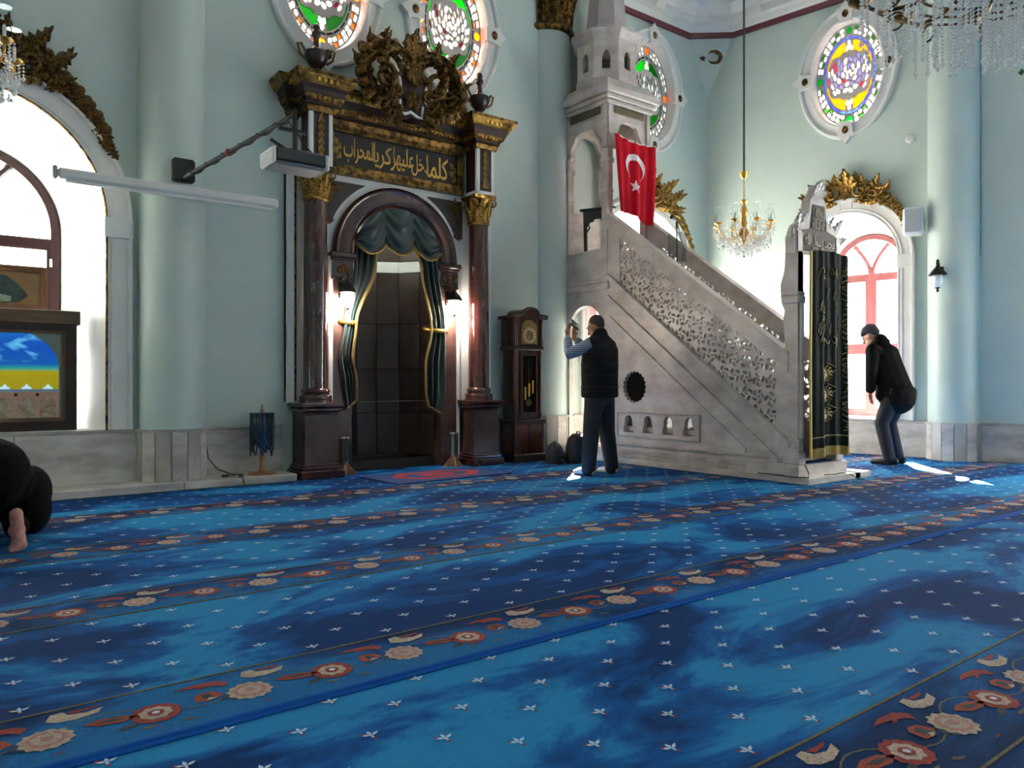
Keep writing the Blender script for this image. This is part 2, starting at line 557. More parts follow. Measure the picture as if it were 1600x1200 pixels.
WQ = [dict(x=0.215, ho=1.265, hi=1.045, hf=0.80, zc=2.49, sill=DADO), dict(x=8.36, ho=1.22, hi=1.08, hf=0.97, zc=2.50, sill=DADO)]
OV = dict(a=0.46, b=0.71, z=5.37)
OQ = [3.41, 5.07, 8.60, -0.1]
ha = lambda d: archloop(d['x'], d['hi'] + .02, d['sill'], d['zc'], 32)
ho = lambda x, z=OV['z']: circ(x, z, OV['a'] + .02, OV['b'] + .02, 64)
niche_hole = archloop(MIH, 0.60, 0.001, 2.42, 24)
wall('wall_front', QIB, XL - .3, XR + .3, 7.3, [ha(WQ[0]), ha(WQ[1]), niche_hole] + [ho(x) for x in OQ], 'pale mint plaster wall carrying the prayer niche and pulpit')
WR = [dict(x=-0.92, ho=0.88, hi=0.68, hf=0.53, zc=2.70, sill=0.49), dict(x=2.75, ho=1.2, hi=1.05, hf=0.85, zc=2.7, sill=0.49), dict(x=6.0, ho=1.2, hi=1.05, hf=0.85, zc=2.7, sill=0.49)]  # windows after the first are unseen, added and sized for their daylight
OR = [-0.92, 2.75, 6.0]
wall('wall_right', RGT, -3.4, 9.4, 7.3, [ha(d) for d in WR] + [ho(x) for x in OR], 'pale mint plaster wall with the rose window frame')
WL = [dict(x=-4.0, ho=0.88, hi=0.68, hf=0.53, zc=2.70, sill=0.49)]  # unseen window, added for its daylight
wall('wall_left', LFT, -9.4, 3.10, 7.3, [ha(d) for d in WL] + [ho(x) for x in (0.92, -4.0)], 'pale mint plaster wall out of view')
wall('wall_rear', REAR, -8.0, 8.0, 7.3, [], 'pale mint plaster wall behind the viewer')

win = 1
def nextwin():
    global win
    s = 'window_%d' % win
    win += 1
    return s
arched_window(nextwin(), QIB, fmat=FRAMED, label='tall arched window with oxblood frame behind the display cabinet', **WQ[0])
arched_window(nextwin(), QIB, fmat=FRAMEP, label='arched window half hidden behind the marble pulpit stair', **WQ[1])
for i, d in enumerate(WR):
    arched_window(nextwin(), RGT, fmat=FRAMEP, label='arched window with rose frame beside the stooping man' if i == 0 else 'unseen arched window added on the side wall for daylight', **d)
for d in WL:
    arched_window(nextwin(), LFT, fmat=FRAMEP, label='unseen arched window added on the opposite wall for daylight', **d)
tA = dict(white=stained('pane_white', '#fff6f2', .8), ring=stained('pane_amber', '#d07a2c', .4), dark=stained('pane_dark', '#141a1a'), field=[stained('pane_green_%d' % i, '#0a8a14', m_) for i, m_ in enumerate((.62, .5, .34, .2))],
          dot=stained('pane_orange', '#f39a10', .5), stone=stained('pane_stone', '#8d8580', .6), pink=stained('pane_plum', '#5a2030', .7))
tC = dict(tA, white=stained('pane_pearl', '#e8ecec', .22), ring=stained('pane_grey', '#9aa0a0', .25), field=[stained('pane_dim_green_%d' % i, '#0a8a14', m_) for i, m_ in enumerate((.16, .42, .3, .2))], dot=stained('pane_rust', '#e07a2a', .3), stone=stained('pane_silver', '#777b7b', .3))
tR = dict(tA, ring=stained('pane_leaf', '#4d7a3a', .7), field=stained('pane_yellow', '#ffae00', .55), dot=stained('pane_emerald', '#10a050', .45), dark=stained('pane_blue', '#5c70d8', .8), stone=stained('pane_lilac', '#8f86b0', .7), pink=stained('pane_rose', '#b04060', .8))
oval_window(nextwin(), QIB, OQ[0], OV['z'], OV['a'], OV['b'], tA, 'oval green stained glass window above the niche, cut by the picture top')
oval_window(nextwin(), QIB, OQ[1], OV['z'], OV['a'], OV['b'], tA, 'oval green stained glass window above the niche, nearer the pulpit')
oval_window(nextwin(), QIB, OQ[2], OV['z'], OV['a'], OV['b'], tC, 'oval pale green stained glass window behind the pulpit tower')
oval_window(nextwin(), QIB, OQ[3], OV['z'], OV['a'], OV['b'], tA, 'oval stained glass window out of view above the cabinet')
for i, x in enumerate(OR):
    oval_window(nextwin(), RGT, x, OV['z'], OV['a'], OV['b'], tR, 'oval yellow stained glass window with green roundels' if i == 0 else 'oval stained glass window out of view')
for x in (0.92, -4.0):
    oval_window(nextwin(), LFT, x, OV['z'], OV['a'], OV['b'], tR, 'oval stained glass window out of view, far side')

# ---- floor
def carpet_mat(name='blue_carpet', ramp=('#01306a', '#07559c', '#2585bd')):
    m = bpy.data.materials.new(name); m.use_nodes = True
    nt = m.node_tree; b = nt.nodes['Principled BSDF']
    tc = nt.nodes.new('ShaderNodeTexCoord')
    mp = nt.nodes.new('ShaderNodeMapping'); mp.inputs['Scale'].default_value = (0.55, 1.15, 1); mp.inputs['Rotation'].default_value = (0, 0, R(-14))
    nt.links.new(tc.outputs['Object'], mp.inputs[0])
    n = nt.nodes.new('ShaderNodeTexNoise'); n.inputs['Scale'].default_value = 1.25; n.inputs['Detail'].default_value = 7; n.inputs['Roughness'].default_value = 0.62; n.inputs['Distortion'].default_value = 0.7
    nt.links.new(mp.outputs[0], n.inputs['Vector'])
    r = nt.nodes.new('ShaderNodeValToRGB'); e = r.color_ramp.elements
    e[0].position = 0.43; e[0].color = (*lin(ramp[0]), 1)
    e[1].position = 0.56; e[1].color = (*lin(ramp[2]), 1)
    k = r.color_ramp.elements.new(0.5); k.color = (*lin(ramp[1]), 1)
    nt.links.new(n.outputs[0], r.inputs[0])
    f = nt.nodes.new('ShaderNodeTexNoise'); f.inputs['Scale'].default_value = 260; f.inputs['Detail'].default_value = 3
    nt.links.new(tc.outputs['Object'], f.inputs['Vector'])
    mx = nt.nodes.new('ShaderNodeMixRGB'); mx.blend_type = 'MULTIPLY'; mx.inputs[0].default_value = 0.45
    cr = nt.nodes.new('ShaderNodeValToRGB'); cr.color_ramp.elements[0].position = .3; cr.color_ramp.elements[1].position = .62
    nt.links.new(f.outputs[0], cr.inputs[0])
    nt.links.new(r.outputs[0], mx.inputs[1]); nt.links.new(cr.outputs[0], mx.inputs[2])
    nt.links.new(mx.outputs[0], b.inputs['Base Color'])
    b.inputs['Roughness'].default_value = 0.8
    b.inputs['Sheen Weight'].default_value = 0.06
    b.inputs['Specular IOR Level'].default_value = 0.06
    b.inputs['Sheen Roughness'].default_value = 0.4
    b.inputs['Sheen Tint'].default_value = (*lin('#7fc0e8'), 1)
    bp = nt.nodes.new('ShaderNodeBump'); bp.inputs['Strength'].default_value = 0.5; bp.inputs['Distance'].default_value = 0.01
    nt.links.new(f.outputs[0], bp.inputs['Height']); nt.links.new(bp.outputs[0], b.inputs['Normal'])
    return m
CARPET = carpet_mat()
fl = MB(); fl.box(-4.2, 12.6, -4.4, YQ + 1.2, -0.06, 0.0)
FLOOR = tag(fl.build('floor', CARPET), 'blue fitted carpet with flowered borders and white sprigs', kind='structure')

# ---- woven carpet decoration
BANDS = [(-1.95, -1.6), (-0.6, -0.24), (0.83, 1.19), (2.31, 2.68), (3.62, 3.97), (4.92, 5.27), (6.14, 6.46)]
CB = mat('carpet_border_blue', '#07417c', 0.9, var='#05305f', scale=1.5, spec=.04, bump=0.3, bscale=240)
CRED = mat('carpet_red', '#93291f', 0.9, var='#651b18', scale=120)
CRUST = mat('carpet_rust', '#93391f', 0.9, var='#692614', scale=120)
CCRM = mat('carpet_cream', '#b5a595', 0.9, var='#857668', scale=120)
CWHT = mat('carpet_white', '#c3d3e2', 0.85, var='#9fb4c8', scale=140)
CGLD = mat('carpet_gold', '#6a6348', 0.9, var='#474130', scale=80)
CGRN = mat('carpet_dark_leaf', '#1c2f38', 0.9)
CPIN = mat('carpet_pink', '#9a6a68', 0.85)
CX0, CX1 = -3.6, 11.6
bandmb = MB(); linemb = MB()
for (a, b) in BANDS:
    bandmb.box(CX0, CX1, a, b, 0.0, 0.0015)
    linemb.box(CX0, CX1, b - 0.004, b + 0.006, 0.0, 0.004)
    linemb.box(CX0, CX1, a - 0.004, a + 0.005, 0.0, 0.004)
tag(bandmb.build('border_band', carpet_mat('border_carpet', ('#01295a', '#054482', '#1869a4')), FLOOR), kind='stuff')
tag(linemb.build('border_line', CGLD, FLOOR), kind='stuff')
pm = MB()
pm.tube([(CX0, 2.285, 0.006), (CX1, 2.285, 0.006)], 0.014, 6, flat=0.7)
pm.tube([(CX0, 2.262, 0.004), (CX1, 2.262, 0.004)], 0.008, 6, flat=0.7)
pm.build('seam_piping', mat('carpet_seam', '#0b4a96', 0.9, spec=.1), FLOOR)
FM = [CRED, CRUST, CCRM, CWHT, CGLD, CGRN, CPIN]
fm = MB()
def fpoly(mb, pts, cx, cy, mi, z, rot=0.0, s=1.0):
    c, d = math.cos(rot), math.sin(rot)
    mb.add([(cx + s * (p[0] * c - p[1] * d), cy + s * (p[0] * d + p[1] * c), z) for p in pts], [tuple(range(len(pts)))], mi)
def rosette(mb, cx, cy, r, n, mi, z, inner=0.86):
    fpoly(mb, [(r * (1 if i % 2 else inner) * math.cos(PI * i / n), r * (1 if i % 2 else inner) * math.sin(PI * i / n)) for i in range(2 * n)], cx, cy, mi, z)
for bi, (a, b) in enumerate(BANDS):
    yc = (a + b) / 2
    k0 = int((CX0 - 1.382) / 0.565) - 1
    for k in range(k0, int((CX1 - 1.382) / 0.565) + 1):
        x = 1.382 + 0.565 * k + 0.07 * ((bi * 3) % 5 - 3 if bi != 3 else 0)
        if x < CX0 + .1 or x > CX1 - .6:
            continue
        y = yc - 0.02
        rosette(fm, x, y, 0.074, 12, 2, .0035); rosette(fm, x, y, 0.055, 10, 6, .0045); rosette(fm, x, y, .042, 8, 2, .005); rosette(fm, x, y, .018, 6, 6, .006)
        # cream lily
        fpoly(fm, [(-.075, .0), (-.06, .045), (-.025, .05), (-.015, .02), (.03, .008), (.08, .025), (.06, -.012), (.0, -.03), (-.05, -.022)], x + .085, y + .125, 2, .0035)
        fpoly(fm, [(-.02, .042), (.03, .04), (.075, .045), (.05, .028), (.0, .022)], x + .085, y + .125, 0, .0038)
        # rust leaf
        fpoly(fm, [(-.075, .01), (-.03, .03), (.03, .026), (.075, 0), (.03, -.024), (-.03, -.02)], x + .165, y + .02, 1, .0035, -.1)
        fpoly(fm, [(-.04, .006), (.0, .012), (.05, .0), (.0, -.008)], x + .165, y + .02, 5, .0045, -.1)
        # red rosette
        rx = x + .283
        rosette(fm, rx, y, .074, 12, 0, .0035, .9); rosette(fm, rx, y, .05, 8, 2, .0045); rosette(fm, rx, y, .026, 6, 0, .005); rosette(fm, rx, y, .012, 6, 3, .006)
        # red swoosh and tulip
        fpoly(fm, [(-.10, .015), (-.04, .035), (.04, .03), (.075, .0), (.055, -.035), (.03, -.01), (-.03, .008)], x + .455, y + .115, 0, .0035)
        fpoly(fm, [(-.045, -.02), (-.03, .03), (0, .04), (.035, .025), (.045, -.02), (.0, -.035)], x + .44, y + .03, 1, .0036, .2)
        fpoly(fm, [(-.015, -.02), (-.01, .02), (.012, .02), (.015, -.02)], x + .44, y + .03, 5, .0046, .2)
        fpoly(fm, [(-.02, -.03), (.02, -.03), (.0, -.012)], x + .44, y + .03, 2, .0047, .2)
        # stems, little leaves
        for (px, py, rot, mi, s) in ((.21, -.05, .4, 5, 1), (.25, -.09, .1, 4, .6), (.36, -.1, -.3, 4, .6), (.50, .0, .7, 5, .9), (.52, -.04, -.2, 5, .8), (-.12, .11, .2, 0, .45), (.02, -.11, .1, 0, .35)):
            fpoly(fm, [(-.05, 0), (-.015, .016), (.05, .004), (.0, -.014)], x + px, y + py, mi, .0032, rot, s)
        st = [(x + .01 + .54 * i / 14, y + .06 * math.sin(2 * PI * i / 14) + .03) for i in range(15)]
        for i in range(14):
            p, q = Vector(st[i]), Vector(st[i + 1]); nn = (q - p).orthogonal().normalized() * .003
            fm.add([(*(p + nn), .0028), (*(q + nn), .0028), (*(q - nn), .0028), (*(p - nn), .0028)], [(0, 1, 2, 3)], 4)
tag(fm.build('border_flowers', FM, FLOOR, fix=False), kind='stuff')
sp = MB()
def sprig(x, y):
    for ang, l, w in ((90, .032, .011), (148, .034, .010), (32, .034, .010)):
        c, d = math.cos(R(ang)), math.sin(R(ang))
        sp.add([(x, y - .012, .004), (x + c * l * .5 - d * w * .6, y - .012 + d * l * .5 + c * w * .6, .004), (x + c * l, y - .012 + d * l, .004), (x + c * l * .5 + d * w * .6, y - .012 + d * l * .5 - c * w * .6, .004)], [(0, 3, 2, 1)], 0)
    sp.add([(x - .004, y - .012, .004), (x + .004, y - .012, .004), (x + .003, y - .026, .004), (x - .003, y - .026, .004)], [(0, 1, 2, 3)], 0)
    for (dx, dy) in ((-.022, .006), (.0, -.03)):
        fpoly(sp, [(-.006, -.005), (.006, -.004), (.005, .005), (-.005, .005)], x + dx, y + dy, 1, .0045)
for bi in range(len(BANDS)):
    y0 = BANDS[bi][1]
    y1 = BANDS[bi + 1][0] if bi + 1 < len(BANDS) else 7.5
    n = max(1, round((y1 - y0) / 0.139)) 
    for j in range(n):
        y = y0 + (j + .5) * (y1 - y0) / n
        x = CX0 + 0.31 * ((1.45 - CX0) / .31 % 1) + (.155 if j % 2 else 0)
        while x < CX1:
            sprig(x + random.uniform(-.004, .004), y + random.uniform(-.004, .004))
            x += .31
tag(sp.build('woven_sprigs', [CWHT, CRED], FLOOR, fix=False), kind='stuff')

# ---- ceiling and cornice
cb = MB(); cb.box(-4.3, 12.8, -4.5, YQ + .3, 7.3, 7.4)
tag(cb.build('ceiling', CEILW), 'white plaster ceiling above the cornice', kind='structure')
def cornice(name, fr, x0, x1, m0, m1, label, ribs):
    c = struct(name, fr['loc'], fr['rz'], label)
    def run(prof, nm, m):
        b = MB()
        r0 = [(x0 + m0 * p[0], -p[0], p[1]) for p in prof]; r1 = [(x1 - m1 * p[0], -p[0], p[1]) for p in prof]
        b.loft([r0, r1]); return b.build(nm, m, c)
    run([(0, ZTOP - .03), (.05, ZTOP - .03), (.05, ZTOP + .045), (0, ZTOP + .045)], 'maroon_line', MAROON)
    run([(0, ZTOP + .045), (.05, ZTOP + .045), (.07, ZTOP + .06), (.10, ZTOP + .13), (.17, ZTOP + .15), (.17, ZTOP + .26), (.20, ZTOP + .28), (.26, ZTOP + .36), (.30, ZTOP + .38), (.30, ZTOP + .43), (0, ZTOP + .43)], 'moulding', WHITE)
    run([(0, ZTOP + .43), (.32, ZTOP + .43), (.62, ZTOP + .80), (.64, ZTOP + .87), (0, ZTOP + .87)], 'cove', CEILW)
    for (x, kind) in ribs:
        if kind == 'b':
            b = MB(); b.loft([[(x - .1, -p[0] - .03, p[1]) for p in ((.15, ZTOP + .13), (.2, ZTOP + .25), (.3, ZTOP + .38), (.33, ZTOP + .43), (.62, ZTOP + .80), (.3, ZTOP + .6))], [(x + .1, -p[0] - .03, p[1]) for p in ((.15, ZTOP + .13), (.2, ZTOP + .25), (.3, ZTOP + .38), (.33, ZTOP + .43), (.62, ZTOP + .80), (.3, ZTOP + .6))]])
            b.build('bracket', WHITE, c)
        else:
            b = MB(); b.xf = T(x, -.475, ZTOP + .62, rx=R(39)); b.sphere((0, 0, 0), (.075, .035, .06), 14, 6)
            b.build('gilt_roundel', GOLDD, c, 60)
    return c
cornice('trim_1', QIB, XL, XR - .45, 0, .364, 'white moulded cornice with maroon line above the front wall', [(8.0, 'r'), (8.6, 'b'), (9.0, 'r'), (7.3, 'b'), (6.2, 'r'), (5.3, 'b'), (4.2, 'r')])
cornice('trim_2', RGT, -3.10 + .45, 9.4, .364, 0, 'white moulded cornice with maroon line above the side wall', [(-2.6, 'r'), (-2.2, 'b'), (-1.6, 'r'), (-.9, 'b'), (-.2, 'r'), (.5, 'b')])

CHM = dict(loc=(9.724, 7.629, 0), rz=R(-40))
cornice('trim_6', CHM, -.345, .345, .364, .364, 'short length of white cornice across the room corner', [(0, 'r')])
k = MB(); k.add([(9.46, 7.85, ZTOP), (9.988, 7.407, ZTOP), (9.91, 7.85, 5.55), (9.91, 7.85, ZTOP)], [(0, 2, 1), (0, 1, 3), (0, 3, 2), (1, 2, 3)])
tag(k.build('wall_corner', WALL), 'small sloping plaster panel bridging the corner under the cornice', kind='structure')
# ---- wainscot of marble slabs, engaged columns, step
def slabs(name, fr, spans, h, label, m=MARBLE, cap=True):
    w = struct(name, fr['loc'], fr['rz'], label)
    for (a, b) in spans:
        n = max(1, round((b - a) / 1.15)); s = (b - a) / n
        for i in range(n):
            k = MB(); k.box(a + i * s + .002, a + (i + 1) * s - .002, -.03, 0, 0, h - .03, bev=.004)
            k.build('slab', m, w)
        k = MB(); k.box(a, b, -.045, 0, h - .03, h, bev=.006); k.build('capping', MARBLE2, w)
    return w
CQ = [1.835, 6.685]
slabs('trim_3', QIB, [(XL, 1.53), (2.14, 2.93), (5.60, 6.38), (6.99, XR)], DADO, 'grey marble wainscot along the front wall')
slabs('trim_4', RGT, [(-3.10, .12), (.72, 9.4)], .485, 'pale marble wainscot along the side wall')
def pillar(fr, x, r, dado, label, top=ZTOP, cap=False, sink=0.0):
    p = struct('pillar', Vector(fr['loc']) + Vector((0, sink, 0)), fr['rz'], label)
    b = MB(); b.lathe([(r, dado), (r, top)], 28, (x, 0), -PI, 0); b.build('shaft', WALL, p, 40)
    n = 7
    rr = r + .022
    for i in range(n):
        a0, a1 = -PI + PI * i / n, -PI + PI * (i + 1) / n
        g = .012
        k = MB()
        q = [(x + rr * math.cos(a0 + g), rr * math.sin(a0 + g)), (x + rr * math.cos(a1 - g), rr * math.sin(a1 - g))]
        k.add([(q[0][0], q[0][1], 0), (q[1][0], q[1][1], 0), (x + .8 * r * math.cos(a1 - g), .8 * r * math.sin(a1 - g), 0), (x + .8 * r * math.cos(a0 + g), .8 * r * math.sin(a0 + g), 0)] +
              [(q[0][0], q[0][1], dado - .03), (q[1][0], q[1][1], dado - .03), (x + .8 * r * math.cos(a1 - g), .8 * r * math.sin(a1 - g), dado - .03), (x + .8 * r * math.cos(a0 + g), .8 * r * math.sin(a0 + g), dado - .03)],
              [(0, 3, 2, 1), (4, 5, 6, 7), (0, 1, 5, 4), (1, 2, 6, 5), (2, 3, 7, 6), (3, 0, 4, 7)])
        k.build('slab', MARBLE if i % 2 else MARBLE2, p)
    k = MB(); k.lathe([(r * .9, 0), (rr - .008, 0), (rr - .008, dado - .03), (r * .9, dado - .03)], n, (x, 0), -PI, 0); k.build('bedding', JOINT, p)
    k = MB(); k.lathe([(r * .9, dado - .03), (rr + .015, dado - .03), (rr + .015, dado), (r * .9, dado)], n, (x, 0), -PI, 0); k.build('capping', MARBLE2, p)
    if cap:
        k = MB()
        prof = [(r + .005, 5.68), (r + .05, 5.70), (r + .06, 5.74), (r + .03, 5.78), (r + .01, 5.80)]
        k.lathe(prof, 28, (x, 0), -PI, 0)
        c = k.build('astragal', GOLDD, p, 50)
        k = MB()
        n = 16
        rings = []
        for (z, rad, wav) in ((5.78, r + .01, .0), (5.85, r + .02, .02), (6.05, r + .03, .025), (6.2, r + .07, .02), (6.3, r + .12, .01), (6.34, r + .14, 0), (6.40, r + .14, 0)):
            rings.append([(x + (rad + wav * math.cos(i * PI)) * math.cos(-PI + PI * i / (2 * n)), (rad + wav * math.cos(i * PI)) * math.sin(-PI + PI * i / (2 * n)), z) for i in range(2 * n + 1)])
        k.loft(rings, caps=False, closed=False); k.build('fluted_capital', GOLDD, p, 30)
    return p
pillar(QIB, CQ[0], .30, DADO, 'round mint engaged column beside the projection screen')
pillar(QIB, CQ[1], .335, DADO, 'round mint engaged column with gilded capital beside the pulpit', cap=True, sink=.18)
pillar(RGT, .42, .30, .485, 'round mint engaged column beside the wall lantern')
b = MB()
st = struct('trim_5', (0, 0, 0), 0, 'low white marble step along the front wall')
for i in range(4):
    x0 = XL + (2.93 - XL) * i / 4; x1 = XL + (2.93 - XL) * (i + 1) / 4
    k = MB(); k.box(x0 + .002, x1 - .002, 7.43, YQ - .03, 0, .075, bev=.008); k.build('slab', MARBLE, st)

# ------------------------------------------------------------------ carved foliage shared by all gilded work
def leaf_mesh(name, m, lobes=4, curl=0.35, wide=0.34, twist=0.0):
    b = MB(); n = 18; rings = []
    for i in range(n + 1):
        t = i / n
        w = wide * (math.sin(PI * min(1, (t * 0.93 + .05)) ** 0.75) ** 0.8) * (0.78 + 0.26 * math.cos(lobes * 2 * PI * t)) + 0.006
        x0 = twist * math.sin(PI * t * 1.2) * .3
        y = -0.05 - curl * t * t * (1.15 - .4 * t)
        z = t * (1 - 0.25 * curl * t)
        rings.append([(x0 - w, y + .07 * w / wide + .03, z), (x0 - w * .45, y - .045, z), (x0, y - .01, z), (x0 + w * .45, y - .045, z), (x0 + w, y + .07 * w / wide + .03, z), (x0, y + .06, z)])
    b.loft(rings)
    me = b.mesh(name); me.materials.append(m)
    me.shade_smooth(); me.set_sharp_from_angle(angle=R(50))
    return me
def rose_mesh(name, m, n=6):
    b = MB()
    for ring, (rr, tilt, cnt) in enumerate(((.34, .25, n), (.2, .75, n - 1))):
        for k in range(cnt):
            a = 2 * PI * (k + .5 * ring) / cnt
            b.xf = Matrix.Rotation(a, 4, 'Y') @ T(0, -.1 * ring, rr * .8, rx=-tilt)
            b.sphere((0, 0, 0), (.26, .10, .3), 8, 5)
    b.xf = None
    b.sphere((0, -.25, 0), (.16, .14, .16), 8, 5)
    me = b.mesh(name); me.materials.append(m); me.shade_smooth()
    return me
def scroll_mesh(name, m, turns=1.35, r0=.5, thick=.11):
    b = MB(); pts = []; rs = []
    n = 34
    for i in range(n + 1):
        t = i / n
        a = PI * .5 + turns * 2 * PI * t
        r = r0 * (1 - t) ** 1.1 + .06
        pts.append((r * math.cos(a), -.08 - .12 * t, r * math.sin(a))); rs.append(thick * (.45 + .75 * math.sin(PI * min(1, t * 1.1 + .1)) * (1 - .35 * t)))
    b.tube(pts, rs, 7)
    b.sphere(pts[-1], thick * .9, 8, 5)
    me = b.mesh(name); me.materials.append(m); me.shade_smooth()
    return me
def frond_mesh(name, m, a0=115, a1=-95, r0=.46, r1=.30, wide=.15, lobes=9):
    '''long acanthus frond bent into a C, toothed along its outer edge, curling at the tip'''
    b = MB(); n = 72; rings = []
    for i in range(n + 1):
        t = i / n
        a = R(a0 + (a1 - a0) * t); r = r0 + (r1 - r0) * t ** 1.3
        w = wide * (.25 + .95 * math.sin(PI * (t * .9 + .06)) ** .7)
        tooth = abs(math.sin(PI * lobes * t)) ** .6
        ro, ri = r + w * (.45 + .75 * tooth), r - w * (.45 + .12 * math.sin(2 * PI * lobes * t))
        f = lambda rr_, y: (rr_ * math.cos(a), y, rr_ * math.sin(a))
        lift = .10 * math.sin(PI * t)
        rings.append([f(ri, .03 - lift * .3), f(ri + w * .25, -.07 - lift), f(r, -.03 - lift), f(r + w * .3, -.09 - lift), f(ro, .02 - lift * .4 - .05 * tooth), f(r, .05)])
    b.loft(rings)
    me = b.mesh(name); me.materials.append(m); me.shade_smooth(); me.set_sharp_from_angle(angle=R(45))
    return me
FROND_G = frond_mesh('gilt_frond', GOLD); FROND_D = frond_mesh('dark_gilt_frond', GOLDD)
LEAF_G = leaf_mesh('gilt_leaf', GOLD); LEAF_D = leaf_mesh('dark_gilt_leaf', GOLDD)
LEAFC_G = leaf_mesh('curled_leaf', GOLD, 5, .55, .3, .5); LEAFC_D = leaf_mesh('dark_curled_leaf', GOLDD, 5, .55, .3, .5)
ROSE_G = rose_mesh('gilt_rose', GOLD); ROSE_D = rose_mesh('dark_gilt_rose', GOLDD)
SCR_G = scroll_mesh('gilt_scroll', GOLD); SCR_D = scroll_mesh('dark_gilt_scroll', GOLDD)

def garland(fr, x, zc, r, label, dark=False, s=1.0, sides=(-1, 1), al=1.0):
    """carved gilded festoon over a window arch: crest, scrolls, then hanging roses on either side"""
    lf, lc, ro, scm = (LEAF_D, LEAFC_D, ROSE_D, SCR_D) if dark else (LEAF_G, LEAFC_G, ROSE_G, SCR_G)
    loc = Vector(fr['loc']) + Matrix.Rotation(fr['rz'], 3, 'Z') @ Vector((x, 0, 0))
    g = thing('gilded_garland', label, 'ornament', loc, fr['rz'], 'carved gilded festoons over the windows')
    y = -.05
    def put(me, nm, ang, rad, rot, sc_, flip=1):
        a = R(90 - ang)
        inst(me, nm, g, T(rad * math.cos(a), y, zc + rad * math.sin(a)) @ Matrix.Rotation(R(rot), 4, 'Y') @ Matrix.Diagonal((sc_ * flip, sc_, sc_, 1)))
    rr = r + .10 * s
    for k, (rot, sc_) in enumerate(((0, .42), (-32, .34), (32, .34), (-62, .28), (62, .28))):
        put(lf, 'crest_leaf', 0, rr + .02, rot, sc_ * s)
    for k, (rot, sc_) in enumerate(((180, .22), (150, .2), (-150, .2))):
        put(lf, 'crest_leaf', 0, rr + .06 * s, rot, sc_ * s)
    for q in sides:
        d = al / (r * PI / 180)      # degrees per metre along the arch
        put(FROND_D if dark else FROND_G, 'frond', q * .20 * s * d, rr + .0 * s, q * 12, .42 * s, q)
        put(FROND_D if dark else FROND_G, 'frond', q * .46 * s * d, rr + .0 * s, q * 48, .40 * s, q)
        put(scm, 'scroll', q * .27 * s * d, rr + .03 * s, q * 20, .26 * s, q)
        put(scm, 'scroll', q * .50 * s * d, rr + .0 * s, q * 60 + 180, .2 * s, q)
        for (m_, dr, rot, sc_) in ((.18, .10, 40, .2), (.34, .13, 70, .28), (.48, .10, 95, .30), (.42, -.06, 120, .2), (.58, .03, 118, .26), (.66, -.02, 140, .2), (.30, -.07, 150, .16), (.14, .17, 15, .17), (.24, .05, 100, .2), (.52, -.03, 80, .2), (.62, .10, 60, .2), (.70, .04, 130, .2), (.40, .02, 40, .18)):
            put(lc, 'leaf', q * m_ * s * d, rr + dr * s, q * rot, sc_ * s * 1.25, q)
        for i in range(5):
            mm = .78 + i * .135
            put(ro, 'rose', q * mm * s * d, rr + .02 * s - .018 * i * s, q * mm * s * d + 20 * i, (.185 - .012 * i) * s, q)
            for e in (-1, 1):
                put(lf, 'leaf', q * (mm + .03) * s * d, rr + e * .05 * s - .018 * i * s, q * (mm * s * d + 90 + e * 50 + 40 * (e < 0)), .19 * s, q)
        mm = .78 + 5 * .13
        for e in (0, .07):
            put(lf, 'leaf', q * (mm + e - .03) * s * d, rr - .1 * s, q * (mm * s * d + 95), .17 * s, q)
    return g
garland(QIB, WQ[0]['x'], WQ[0]['zc'], WQ[0]['ho'], 'dark gilded leaf and rose festoon over the cabinet window', True, 1.0, al=.86)
garland(QIB, WQ[1]['x'], WQ[1]['zc'], WQ[1]['ho'] + .02, 'gilded leaf and rose festoon half hidden by the pulpit', False, 1.0, (1,), .86)
garland(RGT, WR[0]['x'], WR[0]['zc'], WR[0]['ho'], 'bright gilded leaf festoon over the window behind the stooping man', False, .80, al=.82)

# ------------------------------------------------------------------ prayer niche
mih = thing('prayer_niche', 'towering red marble prayer niche with gilded entablature and calligraphy panel', 'prayer niche', (MIH, YQ, 0))
b = MB(); b.plate([[(-1.31, .78), (1.31, .78), (1.31, 3.27), (-1.31, 3.27)], archloop(0, .80, .7801, 2.42, 32)], -.05, 0); b.build('white_backing', WHITE, mih)
def ring2(r0, r1, z0, zc, y0, y1, n=36):
    lp = [(r1, z0)] + [(r1 * math.cos(PI * i / n), zc + r1 * math.sin(PI * i / n)) for i in range(n + 1)] + [(-r1, z0), (-r0, z0)] + [(-r0 * math.cos(PI * i / n), zc + r0 * math.sin(PI * i / n)) for i in range(n + 1)] + [(r0, z0)]
    return lp
